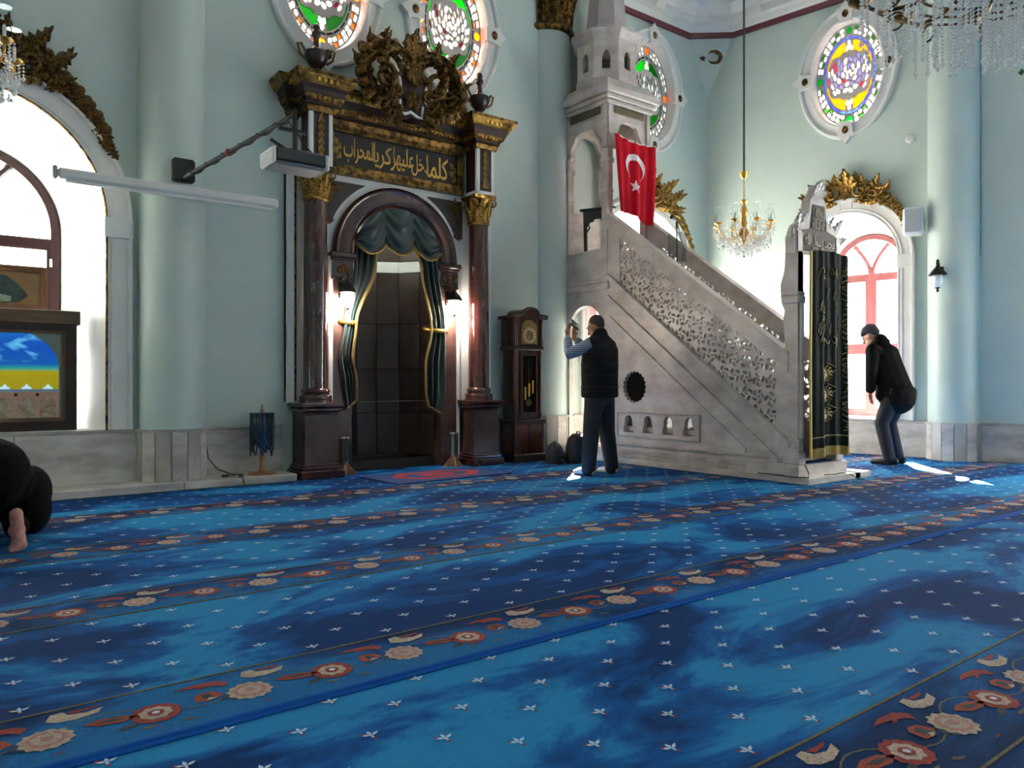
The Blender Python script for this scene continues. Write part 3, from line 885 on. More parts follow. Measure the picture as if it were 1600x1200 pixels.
# archivolt: moulded rings
b = MB()
prof = [(.80, -.0), (.80, -.10), (.775, -.125), (.75, -.11), (.73, -.11), (.70, -.13), (.62, -.13), (.60, -.11), (.575, -.10), (.575, .06)]
n = 40
b.loft([[(r * math.cos(PI * i / n), y, 2.42 + r * math.sin(PI * i / n)) for i in range(n + 1)] for (r, y) in prof], caps=False, closed=False)
b.build('archivolt', REDM, mih, 40)
for s in (-1, 1):
    jb = MB()
    xa, xb = sorted((s * .575, s * .80))
    jb.box(xa, xb, -.08, .10, 0, 2.14)
    jamb = jb.build('jamb', REDM2, mih)
    k = MB(); k.box(xa - .01, xb + .01, -.10, .10, 2.14, 2.36); k.box(xa - .03, xb + .03, -.12, .10, 2.33, 2.36, bev=.01); k.box(xa - .045, xb + .045, -.14, .10, 2.36, 2.42, bev=.012); k.box(xa - .02, xb + .02, -.11, .1, 2.12, 2.15, bev=.008)
    imp = k.build('impost', REDM, mih)
    for i in range(3):
        inst(LEAF_D, 'leaf', imp, T(s * (.63 + .06 * i), -.10, 2.19, ry=R((i - 1) * 25), s=(.1, .12, .11)))
    # gilded spandrel
    n = 12
    arc = [(s * .87 * math.cos(R(t)), 2.42 + .87 * math.sin(R(t))) for t in [22 + (62 - 22) * i / n for i in range(n + 1)]]
    lp = arc + [(arc[-1][0], 3.2), (s * .90, 3.2), (s * .90, arc[0][1])]
    if s < 0:
        lp = lp[::-1]
    k = MB(); k.prism(lp, -.06, -.045)
    spn = k.build('spandrel', mat('spandrel_brown', '#2a1a12', .5), mih)
    for (lx, lz, rr_, sc_) in ((.80, 2.9, 10, .2), (.84, 3.02, -40, .2), (.72, 3.05, 60, .22), (.62, 3.13, 80, .18), (.82, 2.84, 170, .15), (.76, 3.12, 20, .13)):
        inst(LEAFC_D, 'leaf', spn, T(s * lx, -.045, lz, ry=R(s * rr_), s=(sc_ * s, sc_ * .5, sc_)))
    # side strips beside the columns
    k = MB(); k.box(*sorted((s * 1.20, s * 1.225)), -.065, -.04, .80, 3.2); k.build('gilt_fillet', GOLDD, mih)
    k = MB(); k.box(*sorted((s * 1.235, s * 1.31)), -.09, 0, .80, 3.27); k.build('side_strip', WHITE, mih)
    k = MB(); k.box(*sorted((s * .80, s * .845)), -.085, 0, 0.0, 2.42); k.build('side_strip', WHITE, mih)
# recess: faced with marble slabs, five sides, rows of slabs, white band, ribbed half dome
NR_ = .60
rows = [(0.10, .62), (.62, 1.16), (1.16, 1.72), (1.72, 2.36), (2.36, 2.50), (2.50, 2.9)]
nf = 7
def npt(a, r=NR_):
    return (r * math.cos(a), .10 + .62 * math.sin(a) * r / NR_)
for i in range(nf):
    a0, a1 = PI - PI * i / nf, PI - PI * (i + 1) / nf
    for j, (z0, z1) in enumerate(rows):
        g = .004
        p0, p1 = npt(a0 - g), npt(a1 + g); q0, q1 = npt(a0, NR_ + .05), npt(a1, NR_ + .05)
        k = MB()
        k.add([(*p0, z0 + g), (*p1, z0 + g), (*q1, z0 + g), (*q0, z0 + g), (*p0, z1 - g), (*p1, z1 - g), (*q1, z1 - g), (*q0, z1 - g)], [(0, 3, 2, 1), (4, 5, 6, 7), (0, 1, 5, 4), (1, 2, 6, 5), (2, 3, 7, 6), (3, 0, 4, 7)])
        k.build('slab', WHITE if j == 4 else (NICHE if (i + j) % 2 else mat('niche_marble_dark', '#463833', .3, var='#2e2420', scale=3.1, detail=10)), mih)
k = MB()
rings = []
for j in range(9):
    t = j / 8 * PI / 2
    rings.append([(math.cos(PI * i / 16) * NR_ * math.cos(t) * 1.02, .10 + .63 * math.sin(PI * i / 16) * math.cos(t), 2.88 + .3 * math.sin(t)) for i in range(17)])
k.loft(rings, caps=False, closed=False)
k.loft([[(math.cos(PI * i / 16) * (NR_ + .06), .10 + .68 * math.sin(PI * i / 16), z) for i in range(17)] for z in (0, 3.2)], caps=False, closed=False)
k.build('half_dome', NICHE, mih)
k = MB(); k.box(-.8, .8, .0, .95, -.05, .004); k.box(-.60, .60, .08, .16, 0, .10); k.build('recess_floor', mat('niche_step', '#1d1714', .5), mih)
k = MB(); k.box(-.62, .62, .55, .80, 0, .10); k.build('recess_step', NICHE, mih)

# pedestals, columns, capitals, frieze blocks
def acanthus_capital(parent, cx, cy, z0, h, r0):
    c = MB()
    c.lathe([(r0 * 1.0, z0), (r0 * 1.12, z0 + .015), (r0 * 1.12, z0 + .035), (r0 * .95, z0 + .05), (r0 * 1.0, z0 + h * .6), (r0 * 1.3, z0 + h * .86)], 20, (cx, cy))
    a = r0 * 1.72
    # abacus with hollow sides
    lp = []
    for q in range(4):
        a0 = PI / 4 + q * PI / 2
        p, e = Vector((a * math.cos(a0), a * math.sin(a0))), Vector((a * math.cos(a0 + PI / 2), a * math.sin(a0 + PI / 2)))
        for i in range(6):
            t = i / 6; m_ = p.lerp(e, t); m_ *= 1 - .16 * math.sin(PI * t)
            lp.append((m_.x, m_.y))
    c.loft([[(cx + p[0] * k, cy + p[1] * k, z) for p in lp] for (z, k) in ((z0 + h * .86, .92), (z0 + h * .9, 1), (z0 + h, 1.03))])
    cap = c.build('capital', GOLD, parent, 40)
    for row, (zz, n, sc_, off) in enumerate(((z0 + .04, 8, .42, 0), (z0 + h * .30, 8, .5, .5))):
        for k in range(n):
            a_ = 2 * PI * (k + off) / n
            inst(LEAF_G, 'acanthus_leaf', cap, T(cx, cy, zz) @ Matrix.Rotation(a_, 4, 'Z') @ T(0, -r0 * (.98 + .05 * row), 0, s=(h * sc_ * .95, h * sc_ * .9, h * sc_ * 1.15)))
    for k in range(4):
        a_ = 2 * PI * k / 4 + PI / 4
        inst(SCR_G, 'volute', cap, T(cx, cy, z0 + h * .74) @ Matrix.Rotation(a_, 4, 'Z') @ T(0, -r0 * 1.35, 0, rz=PI / 2, s=h * .27))
    return cap
XCOL = 1.045
for s in (-1, 1):
    cx = s * XCOL
    p = MB()
    p.box(cx - .175, cx + .175, -.35, 0, .14, .68)
    ped = p.build('pedestal', REDM2, mih)
    p = MB()
    p.box(cx - .24, cx + .24, -.42, 0, 0, .09, bev=.012); p.box(cx - .215, cx + .215, -.39, 0, .085, .125, bev=.012); p.box(cx - .195, cx + .195, -.37, 0, .12, .15, bev=.01)
    p.build('base_moulding', REDM, ped)
    p = MB()
    p.box(cx - .19, cx + .19, -.365, 0, .66, .69, bev=.01); p.box(cx - .22, cx + .22, -.40, 0, .69, .74, bev=.015); p.box(cx - .235, cx + .235, -.415, 0, .74, .785, bev=.008)
    p.build('cap_moulding', REDM, ped)
    cy = -.20
    p = MB(); p.lathe([(.172, .785), (.172, .81), (.165, .815), (.17, .84), (.16, .86), (.142, .865), (.142, .885), (.15, .90), (.145, .92), (.126, .935)], 28, (cx, cy))
    p.build('column_base', REDM, mih, 40)
    p = MB(); p.lathe([(.126, .93), (.127, 1.4), (.124, 2.1), (.116, 2.92)], 32, (cx, cy)); p.build('column_shaft', mat('polished_red_marble', '#46211e', .12, var='#321614', scale=5, detail=9, coat=.5), mih, 40)
    acanthus_capital(mih, cx, cy, 2.90, .36, .125)
    k = MB()
    k.plate([[(cx - .12, 3.26), (cx + .12, 3.26), (cx + .12, 3.87), (cx - .12, 3.87)], [(cx - .085, 3.30), (cx + .085, 3.30), (cx + .085, 3.83), (cx - .085, 3.83)]], -.35, -.335)
    k.box(cx - .118, cx + .118, -.336, -.05, 3.262, 3.868, mi=1)
    fb = k.build('frieze_block', [WHITE, mat('frieze_brown', '#2c1a18', .4)], mih)
    for e in (-1, 1):
        k = MB(); x0, x1 = sorted((cx + e * .118, cx + e * .128))
        k.box(x0, x1, -.345, -.31, 3.26, 3.87); k.box(x0, x1, -.31, -.05, 3.26, 3.30); k.box(x0, x1, -.31, -.05, 3.83, 3.87); k.box(x0, x1, -.10, -.05, 3.3, 3.83)
        k.build('white_edging', WHITE, fb)
    for i in range(6):
        for e in (-1, 1):
            inst(LEAF_G, 'laurel_leaf', fb, T(cx + e * .012, -.335, 3.40 + .075 * i, ry=R(e * 28 + 180), s=(.085 * 1, .07, .10)))
    inst(ROSE_G, 'rose', fb, T(cx, -.34, 3.8, s=.05))
def sweep_plan(parent, path, prof, name, m, smooth=None):
    """moulding: profile (projection, z) mitred along a plan path"""
    nrm = []
    for i in range(len(path) - 1):
        d = Vector(path[i + 1]) - Vector(path[i]); d.normalize(); nrm.append(Vector((d.y, -d.x)))
    rings = []
    for i, p in enumerate(path):
        if i == 0: o = nrm[0]
        elif i == len(path) - 1: o = nrm[-1]
        else:
            o = nrm[i - 1] + nrm[i]; o = o / max(.3, (1 + nrm[i - 1].dot(nrm[i])))
        rings.append([(p[0] + o.x * q[0], p[1] + o.y * q[0], q[1]) for q in prof])
    b_ = MB(); b_.loft(rings)
    return b_.build(name, m, parent, smooth)
epath = [(-1.27, 0), (-1.27, -.10), (-1.175, -.10), (-1.175, -.35), (-.915, -.35), (-.915, -.10), (.915, -.10), (.915, -.35), (1.175, -.35), (1.175, -.10), (1.27, -.10), (1.27, 0)]
BRN = mat('entablature_brown', '#3a2018', .4, var='#25130e', scale=6)
for (pr, nm, m_) in (([(0, 3.80), (.02, 3.80), (.035, 3.85), (.03, 3.87), (0, 3.87)], 'gilt_moulding', GOLDD), ([(0, 3.87), (.045, 3.87), (.045, 3.895), (0, 3.895)], 'brown_fascia', BRN),
                     ([(0, 3.895), (.05, 3.895), (.085, 3.92), (.09, 3.955), (0, 3.955)], 'gilt_moulding', GOLDD), ([(0, 3.955), (.10, 3.955), (.105, 4.0), (.13, 4.035), (0, 4.035)], 'brown_fascia', BRN),
                     ([(0, 4.035), (.14, 4.035), (.155, 4.05), (.185, 4.095), (.19, 4.12), (0, 4.12)], 'gilt_moulding', GOLD), ([(0, 4.12), (.20, 4.12), (.205, 4.15), (0, 4.15)], 'gilt_moulding', GOLDD)):
    sweep_plan(mih, epath, pr, nm, m_)
k = MB(); k.loft([[(p[0], p[1], z) for p in epath] for z in (3.80, 4.145)]); k.build('entablature_core', BRN, mih)
def beads(parent, path, off, z, step, size, m, name):
    b_ = MB()
    for i in range(len(path) - 1):
        a, e = Vector(path[i]), Vector(path[i + 1]); d = e - a; L = d.length
        if L < .08: continue
        d.normalize(); nn = Vector((d.y, -d.x)); nk = max(1, int(L / step))
        for j in range(nk):
            p = a + d * (L * (j + .5) / nk) + nn * off
            b_.sphere((p.x, p.y, z), (size if abs(d.x) > .5 else size * .8, size if abs(d.y) > .5 else size * .8, size * 1.2), 6, 4)
    tag(b_.build(name, m, parent), kind='stuff')
beads(mih, epath, .078, 3.925, .05, .02, GOLD, 'egg_moulding')
beads(mih, epath, .172, 4.075, .06, .024, GOLDL, 'egg_moulding')
# inscription
k = MB(); k.box(-.80, .80, -.075, -.05, 3.38, 3.735); board = k.build('inscription_board', mat('black_board', '#0c0a0a', .35), mih)
k = MB()
k.plate([[(-.885, 3.27), (.885, 3.27), (.885, 3.80), (-.885, 3.80)], [(-.80, 3.375), (.80, 3.375), (.80, 3.735), (-.80, 3.735)]], -.115, -.05)
k.plate([[(-.875, 3.285), (.875, 3.285), (.875, 3.79), (-.875, 3.79)], [(-.835, 3.335), (.835, 3.335), (.835, 3.765), (-.835, 3.765)]], -.13, -.115)
k.build('inscription_frame', GOLDD, mih)
def text_mesh(body, m, name, parent, m4, w=None, h=None, ext=.008, bold=0.0):
    cu = bpy.data.curves.new(name, 'FONT'); cu.body = body; cu.extrude = ext; cu.offset = bold; cu.resolution_u = 3
    o = bpy.data.objects.new(name, cu); COL.objects.link(o)
    dg = bpy.context.evaluated_depsgraph_get()
    me = bpy.data.meshes.new_from_object(o.evaluated_get(dg))
    bpy.data.objects.remove(o); bpy.data.curves.remove(cu)
    xs = [v.co.x for v in me.vertices]; ys = [v.co.y for v in me.vertices]
    sx = w / (max(xs) - min(xs)) if w else 1; sy = h / (max(ys) - min(ys)) if h else sx
    for v in me.vertices:
        v.co = ((v.co.x - min(xs)) * sx, -v.co.z, (v.co.y - min(ys)) * sy)
    me.materials.clear(); me.materials.append(m)
    ob = bpy.data.objects.new(name, me); COL.objects.link(ob); ob.parent = parent; ob.matrix_local = m4
    return ob
INK = mat('gold_leaf_script', '#c79a48', .4, .5)
words = [('\ufe8e\ufee4\ufee0\ufedb', .30, .38, .26, .02), ('\ufede\ufea7\ufea9', .23, .18, .25, .01), ('\ufe8e\ufeec\ufef4\ufee0\ufecb', .27, -.06, .27, .03), ('\ufe8e\ufef3\ufeae\ufedb\ufeaf', .30, -.33, .27, .015), ('\ufe8f\ufe8d\ufeae\ufea4\ufee4\ufedf\ufe8d', .38, -.67, .28, .02)]
for (wd_, w_, x_, h_, z_) in words:
    text_mesh(wd_, INK, 'gold_script', board, T(x_, -.076, 3.40 + z_), w_, h_, .004, .010)
for (x_, z_) in ((.745, 3.42), (-.75, 3.45)):
    for q in range(4):
        inst(LEAFC_G, 'gilt_flourish', board, T(x_, -.075, z_ + .05 * q, ry=R(30 * (-1) ** q), s=(.10, .02, .10)))
# urns
for s in (-1, 1):
    cx, cy = s * XCOL, -.22
    URN = mat('urn_brown', '#3b241d', .3, var='#241410', scale=8)
    k = MB()
    k.lathe([(.12, 4.15), (.12, 4.19), (.075, 4.21), (.04, 4.25), (.035, 4.29), (.06, 4.31), (.10, 4.36), (.125, 4.42), (.12, 4.47), (.07, 4.50), (.04, 4.53), (.03, 4.57), (.028, 4.62), (.045, 4.64), (.05, 4.67), (.03, 4.70), (.04, 4.725), (.03, 4.755), (.008, 4.775)], 20, (cx, cy))
    u = k.build('urn', URN, mih, 50)
    for e in (-1, 1):
        k = MB(); k.tube([(cx + e * .115, cy, 4.37), (cx + e * .18, cy, 4.42), (cx + e * .205, cy, 4.52), (cx + e * .17, cy, 4.53), (cx + e * .12, cy, 4.46)], .014, 6)
        k.build('urn_handle', mat('bronze', '#6b5a3a', .4, .7), u, 50)
# crest: scrolled acanthus around a shield
crest = MB()
crest.prism([(-.17, 3.98), (-.10, 3.93), (0, 3.96), (.10, 3.93), (.17, 3.98), (.16, 4.2), (.23, 4.42), (.1, 4.52), (0, 4.47), (-.1, 4.52), (-.23, 4.42), (-.16, 4.2)], -.40, -.32)
cr = crest.build('crest_shield', BRN, mih)
for pts in ([(-.23, 4.47), (-.185, 4.44), (-.155, 4.33), (-.15, 4.25)], [(.25, 4.46), (.2, 4.36), (.17, 4.28)], [(-.155, 4.12), (-.15, 3.99), (-.09, 3.975), (-.02, 4.01), (.06, 3.97), (.12, 3.965), (.135, 4.1)]):
    k = MB(); k.tube([(p[0], -.41, p[1]) for p in pts], .017, 6); k.build('white_edge', WHITE, cr, 50)
def cput(me, nm, x, z, rot, s_, flip=1, y=-.34, rx=0):
    inst(me, nm, mih, T(x, y, z) @ Matrix.Rotation(R(rot), 4, 'Y') @ Matrix.Rotation(R(rx), 4, 'X') @ Matrix.Diagonal((s_ * flip, s_, s_, 1)))
for q in (-1, 1):
    # sweeping toothed fronds of the big C-scrolls
    cput(FROND_D, 'crest_frond', q * .27, 4.37, 0, .74, q, -.36)
    cput(FROND_D, 'crest_frond', q * .34, 4.27, q * 28, .62, q, -.42)
    cput(FROND_D, 'crest_frond', q * .20, 4.42, q * -25, .46, q, -.44)
    cput(FROND_D, 'crest_frond', q * .26, 4.10, q * 60, .34, q, -.42)
    cput(FROND_D, 'crest_frond', q * .40, 4.22, q * 150, .30, q, -.44)
    k = MB(); k.tube([(q * (.33 - .25 * math.cos(R(165 - 20 * t))), -.37, 4.36 + .29 * math.sin(R(165 - 20 * t))) for t in range(12)], [.05 * (1 - .05 * t) for t in range(12)], 8)
    k.build('crest_stem', GOLDD, mih, 60)
    cput(SCR_D, 'crest_scroll', q * .34, 4.34, q * 30, .30, q, -.38)
    cput(SCR_D, 'crest_scroll', q * .20, 4.20, q * 160, .18, q, -.40)
    cput(ROSE_D, 'crest_rose', q * .24, 4.13, 0, .11, 1, -.42)
    cput(ROSE_D, 'crest_rose', q * .20, 4.24, 0, .10, 1, -.42)
    for (x_, z_, ro_, s_) in ((.28, 4.12, 200, .26), (.30, 4.05, 170, .24), (.25, 3.98, 195, .22), (.33, 4.2, 140, .22), (.52, 4.30, 165, .26), (.58, 4.22, 170, .22), (.40, 4.66, 60, .2), (.22, 4.60, 30, .22), (.56, 4.5, 100, .2), (.30, 4.70, 10, .16), (.13, 4.5, 150, .16)):
        cput(LEAFC_D, 'crest_leaf', q * x_, z_, q * ro_, s_ * 1.2, q, -.39)
for (x_, z_, ro_, s_) in ((0, 4.55, 0, .38), (0, 4.55, -25, .32), (0, 4.55, 28, .32), (0, 4.52, -55, .26), (0, 4.52, 55, .26), (0, 4.5, 180, .26), (0, 4.5, 155, .22), (0, 4.5, -155, .22)):
    cput(LEAF_D, 'crest_leaf', x_, z_, ro_, s_, 1, -.42)
for (x_, z_) in ((0, 4.13), (.07, 4.16), (-.07, 4.16), (.04, 4.08), (-.05, 4.09), (0, 4.2)):
    cput(ROSE_D, 'crest_rose', x_, z_, 0, .08, 1, -.44)

# ------------------------------------------------------------------ niche hangings
def cloth_strip(fn, nu, nv, th=.006):
    b_ = MB()
    f_ = [[Vector(fn(i / nu, j / nv)) for i in range(nu + 1)] for j in range(nv + 1)]
    b_.add([p for r in f_ for p in r], [(j * (nu + 1) + i, j * (nu + 1) + i + 1, (j + 1) * (nu + 1) + i + 1, (j + 1) * (nu + 1) + i) for j in range(nv) for i in range(nu)])
    b_.add([p + Vector((0, th, 0)) for r in f_ for p in r], [(j * (nu + 1) + i, (j + 1) * (nu + 1) + i, (j + 1) * (nu + 1) + i + 1, j * (nu + 1) + i + 1) for j in range(nv) for i in range(nu)])
    return b_
def lerp(a, b_, t): return a + (b_ - a) * t
def keyed(keys, t):
    for i in range(len(keys) - 1):
        if t <= keys[i + 1][0]:
            u = (t - keys[i][0]) / (keys[i + 1][0] - keys[i][0]); u = u * u * (3 - 2 * u)
            return [lerp(p, q, u) for p, q in zip(keys[i][1:], keys[i + 1][1:])]
    return list(keys[-1][1:])
def drape(side, keys, zt, zb, label):
    d = thing('niche_curtain', label, 'curtain', (MIH, YQ, 0), 0, 'green curtains of the prayer niche')
    def fn(u, v):
        xi, xo, dp = keyed(keys, v)
        x = lerp(xi, xo, u)
        z = lerp(zt, zb, v) - (.10 * u if v > .9 else 0) * (v - .9) * 10
        return (x, lerp(-.03, -.11, min(1, v / .45)) - dp * (.5 + .5 * math.sin(u * PI * 7 + v * 2)) - .008 * math.sin(u * 31 + v * 5), z)
    cloth_strip(fn, 44, 40).build('drape', CLOTHG, d, 60)
    k = MB(); k.tube([(fn(0, j / 40)[0] - side * .0, fn(0, j / 40)[1] - .006, fn(0, j / 40)[2]) for j in range(41)], .017, 6); k.build('gold_edge', TRIMG, d, 60)
    k = MB(); k.tube([Vector(fn(i / 30, 1)) + Vector((0, -.004, 0)) for i in range(31)], .012, 6); k.build('gold_edge', TRIMG, d, 60)
    vt = .545
    xi, xo, dp = keyed(keys, vt); z = lerp(zt, zb, vt)
    k = MB(); k.tube([(xi + .02 * -side, -.03, z + .03), (xi, -.13, z + .01), ((xi + xo) / 2, -.17, z), (xo, -.12, z + .01), (xo + side * .03, -.06, z + .02)], .026, 8)
    k.sphere((xo + side * .03, -.09, z + .02), .03, 10, 6); k.build('tieback', GOLDL, d, 60)
drape(-1, [(0, -.22, -.52, .04), (.18, -.30, -.55, .05), (.545, -.56, -.68, .05), (.75, -.60, -.74, .05), (.9, -.55, -.70, .04), (1, -.54, -.66, .02)], 2.66, .80, 'green satin curtain with gold edge tied back on the projector side of the niche')
drape(1, [(0, .22, .52, .04), (.18, .30, .55, .05), (.545, .40, .62, .05), (.75, .32, .62, .06), (.92, .33, .63, .05), (1, .38, .56, .02)], 2.66, .72, 'green satin curtain with gold edge tied back on the clock side of the niche')
val = thing('niche_valance', 'green satin swagged valance with gold fringe at the niche head', 'valance', (MIH, YQ, 0))
def vfn(u, v):
    x = lerp(-.55, .55, u)
    top = 2.42 + math.sqrt(max(.0, .565 ** 2 - x * x)) * .99
    sw = abs(math.sin(u * 3 * PI))
    bot = 2.56 - .13 * sw ** .7 + .04 * (1 - abs(2 * u - 1))
    bot = min(bot, top - .01)
    z = lerp(top, bot, v)
    return (x, -.13 - .05 * math.sin(v * PI * .8) * sw - .012 * math.sin(v * 18 - 6 * sw), z)
cloth_strip(vfn, 60, 16).build('swag', CLOTHG, val, 60)
k = MB(); k.tube([Vector(vfn(i / 60, 1)) + Vector((0, -.01, -.012)) for i in range(61)], .022, 6, flat=.6); k.build('gold_fringe', TRIMG, val, 60)

# ------------------------------------------------------------------ lanterns
LAMPGLASS = mat('lit_frosted_glass', '#ffffff', .4, emit='#ffe9cf', estr=28.0)
def lantern(fr, x, z, label, lit, tilt=0):
    loc = Vector(fr['loc']) + Matrix.Rotation(fr['rz'], 3, 'Z') @ Vector((x, fr.get('out', 0), 0))
    l = thing('wall_lantern', label, 'lantern', (loc.x, loc.y, z), fr['rz'], 'black wall lanterns')
    y0 = 0.0
    k = MB(); k.box(-.045, .045, -.02, 0, -.05, .12, bev=.006); k.build('back_plate', IRON, l)
    k = MB(); k.tube([(0, -.01, .06), (0, -.05, .13), (0, -.10, .20), (0, -.15, .19), (0, -.165, .14), (0, -.13, .12), (0, -.12, .15)], .010, 6); k.tube([(0, -.02, -.02), (0, -.08, .0), (0, -.12, .05)], .008, 6); k.build('scroll_bracket', IRON, l, 60)
    k = MB(); k.lathe([(.012, .14), (.02, .12), (.03, .10), (.07, .06), (.105, .015), (.108, .0), (.095, -.005)], 6, (0, -.13)); k.build('cap', IRON, l)
    k = MB(); k.lathe([(.062, -.002), (.072, -.05), (.068, -.10), (.045, -.145), (.03, -.155)], 12, (0, -.13)); k.build('glass', LAMPGLASS if lit else mat('unlit_lantern_glass', '#dfe4e4', .15, coat=.5), l, 60)
    k = MB(); k.lathe([(.03, -.152), (.028, -.165), (.012, -.172), (.012, -.185), (.02, -.195), (.004, -.215)], 8, (0, -.13)); k.build('finial', IRON, l, 60)
    if lit:
        pl = bpy.data.lights.new('lantern_light', 'POINT'); pl.energy = 14; pl.color = (1, .90, .78); pl.shadow_soft_size = .06
        po = bpy.data.objects.new('lantern_light', pl); COL.objects.link(po); po.parent = l; po.location = (0, -.13, -.24)
    return l
QM = dict(loc=(MIH, YQ - .08, 0), rz=0)
lantern(QM, -.685, 1.97, 'lit black lantern on the niche jamb on the projector side', True)
lantern(QM, .685, 1.97, 'lit black lantern on the niche jamb beside the clock', True)
lantern(dict(RGT, out=-.28), .33, 2.35, 'unlit black lantern on the pale column by the window', False)

# ------------------------------------------------------------------ marble pulpit; its frame: x from the wall towards the entrance, y across, z up
PULM = mat('pulpit_marble', '#cfc6bf', 0.35, var='#a89c95', scale=3.0, detail=9, lo=.32, hi=.62, stretch=(1, 1, 1.6))
PULD = mat('pulpit_marble_worn', '#c0b6ae', 0.4, var='#978b83', scale=4.0, detail=9, lo=.32, hi=.62)
pul = thing('marble_pulpit', 'grey carved marble pulpit with pierced stair rail, tower and spire', 'pulpit', (6.80, 7.80, 0), R(-90))
SL = .735                                     # rise of the stair per metre
def zrail(x): return 3.08 - .72 * (x - .94)
def zs(x, z0, x0=.87, k=SL): return z0 - k * (x - x0)
def keyhole(cx, zb, w=.085, h=.21):
    pts = [(cx - w, zb), (cx + w, zb), (cx + w, zb + .05), (cx + w * .78, zb + .10)]
    n = 10
    pts += [(cx + w * .72 * math.cos(PI * i / n), zb + h - w * .75 + w * .75 * math.sin(PI * i / n)) for i in range(n + 1)]
    pts += [(cx - w * .78, zb + .10), (cx - w, zb + .05)]
    return pts
W = .80
LATT = []
def spiro(cx, cz, r, n, rot, kk):
    """ring of comma-shaped piercings"""
    out = []
    for i in range(n):
        th = rot + 2 * PI * i / n; wd_ = 2 * PI / n * .40
        pts = []
        for j in range(6):
            f = j / 5; rad = r * (.36 + .56 * f); t_ = th + kk * (f - .5) - wd_ * math.sin(PI * (.15 + .75 * f))
            pts.append((cx + rad * math.cos(t_), cz + rad * math.sin(t_)))
        for j in range(6):
            f = 1 - j / 5; rad = r * (.36 + .56 * f); t_ = th + kk * (f - .5) + wd_ * math.sin(PI * (.15 + .75 * f)) * .8
            pts.append((cx + rad * math.cos(t_), cz + rad * math.sin(t_)))
        out.append(pts)
    out.append(circ(cx, cz, r * .17, None, 8))
    return out
lx0, lx1 = 1.06, 3.28
def zlt(x): return zrail(x) - .19
def zlb(x): return 2.21 - .765 * (x - 1.06)
NCX = 15
for i in range(NCX):
    cw = (lx1 - lx0) / NCX
    xm = lx0 + (i + .5) * cw
    NJ = 4
    for j in range(NJ + (i % 2)):
        hh = zlt(xm) - zlb(xm)
        f = (j + .5) / NJ if not i % 2 else j / NJ
        cz = zlb(xm) + hh * f
        r = .5 * math.hypot(cw, hh / NJ / 2) * 1.02
        if i % 2 and j in (0, NJ):
            sg = 1 if j == 0 else -1
            for e in (-1, 1):
                LATT.append([(xm + e * .012, cz + sg * .022 - SL * e * .012), (xm + e * .055, cz + sg * .018 - SL * e * .055), (xm + e * .05, cz + sg * .05 - SL * e * .05), (xm + e * .02, cz + sg * .07 - SL * e * .02)])
            continue
        LATT += spiro(xm, cz, r * .98, 4 + (i // 2 + j) % 2, i * .7 + j, .6 if (i + j) % 2 else -.6)
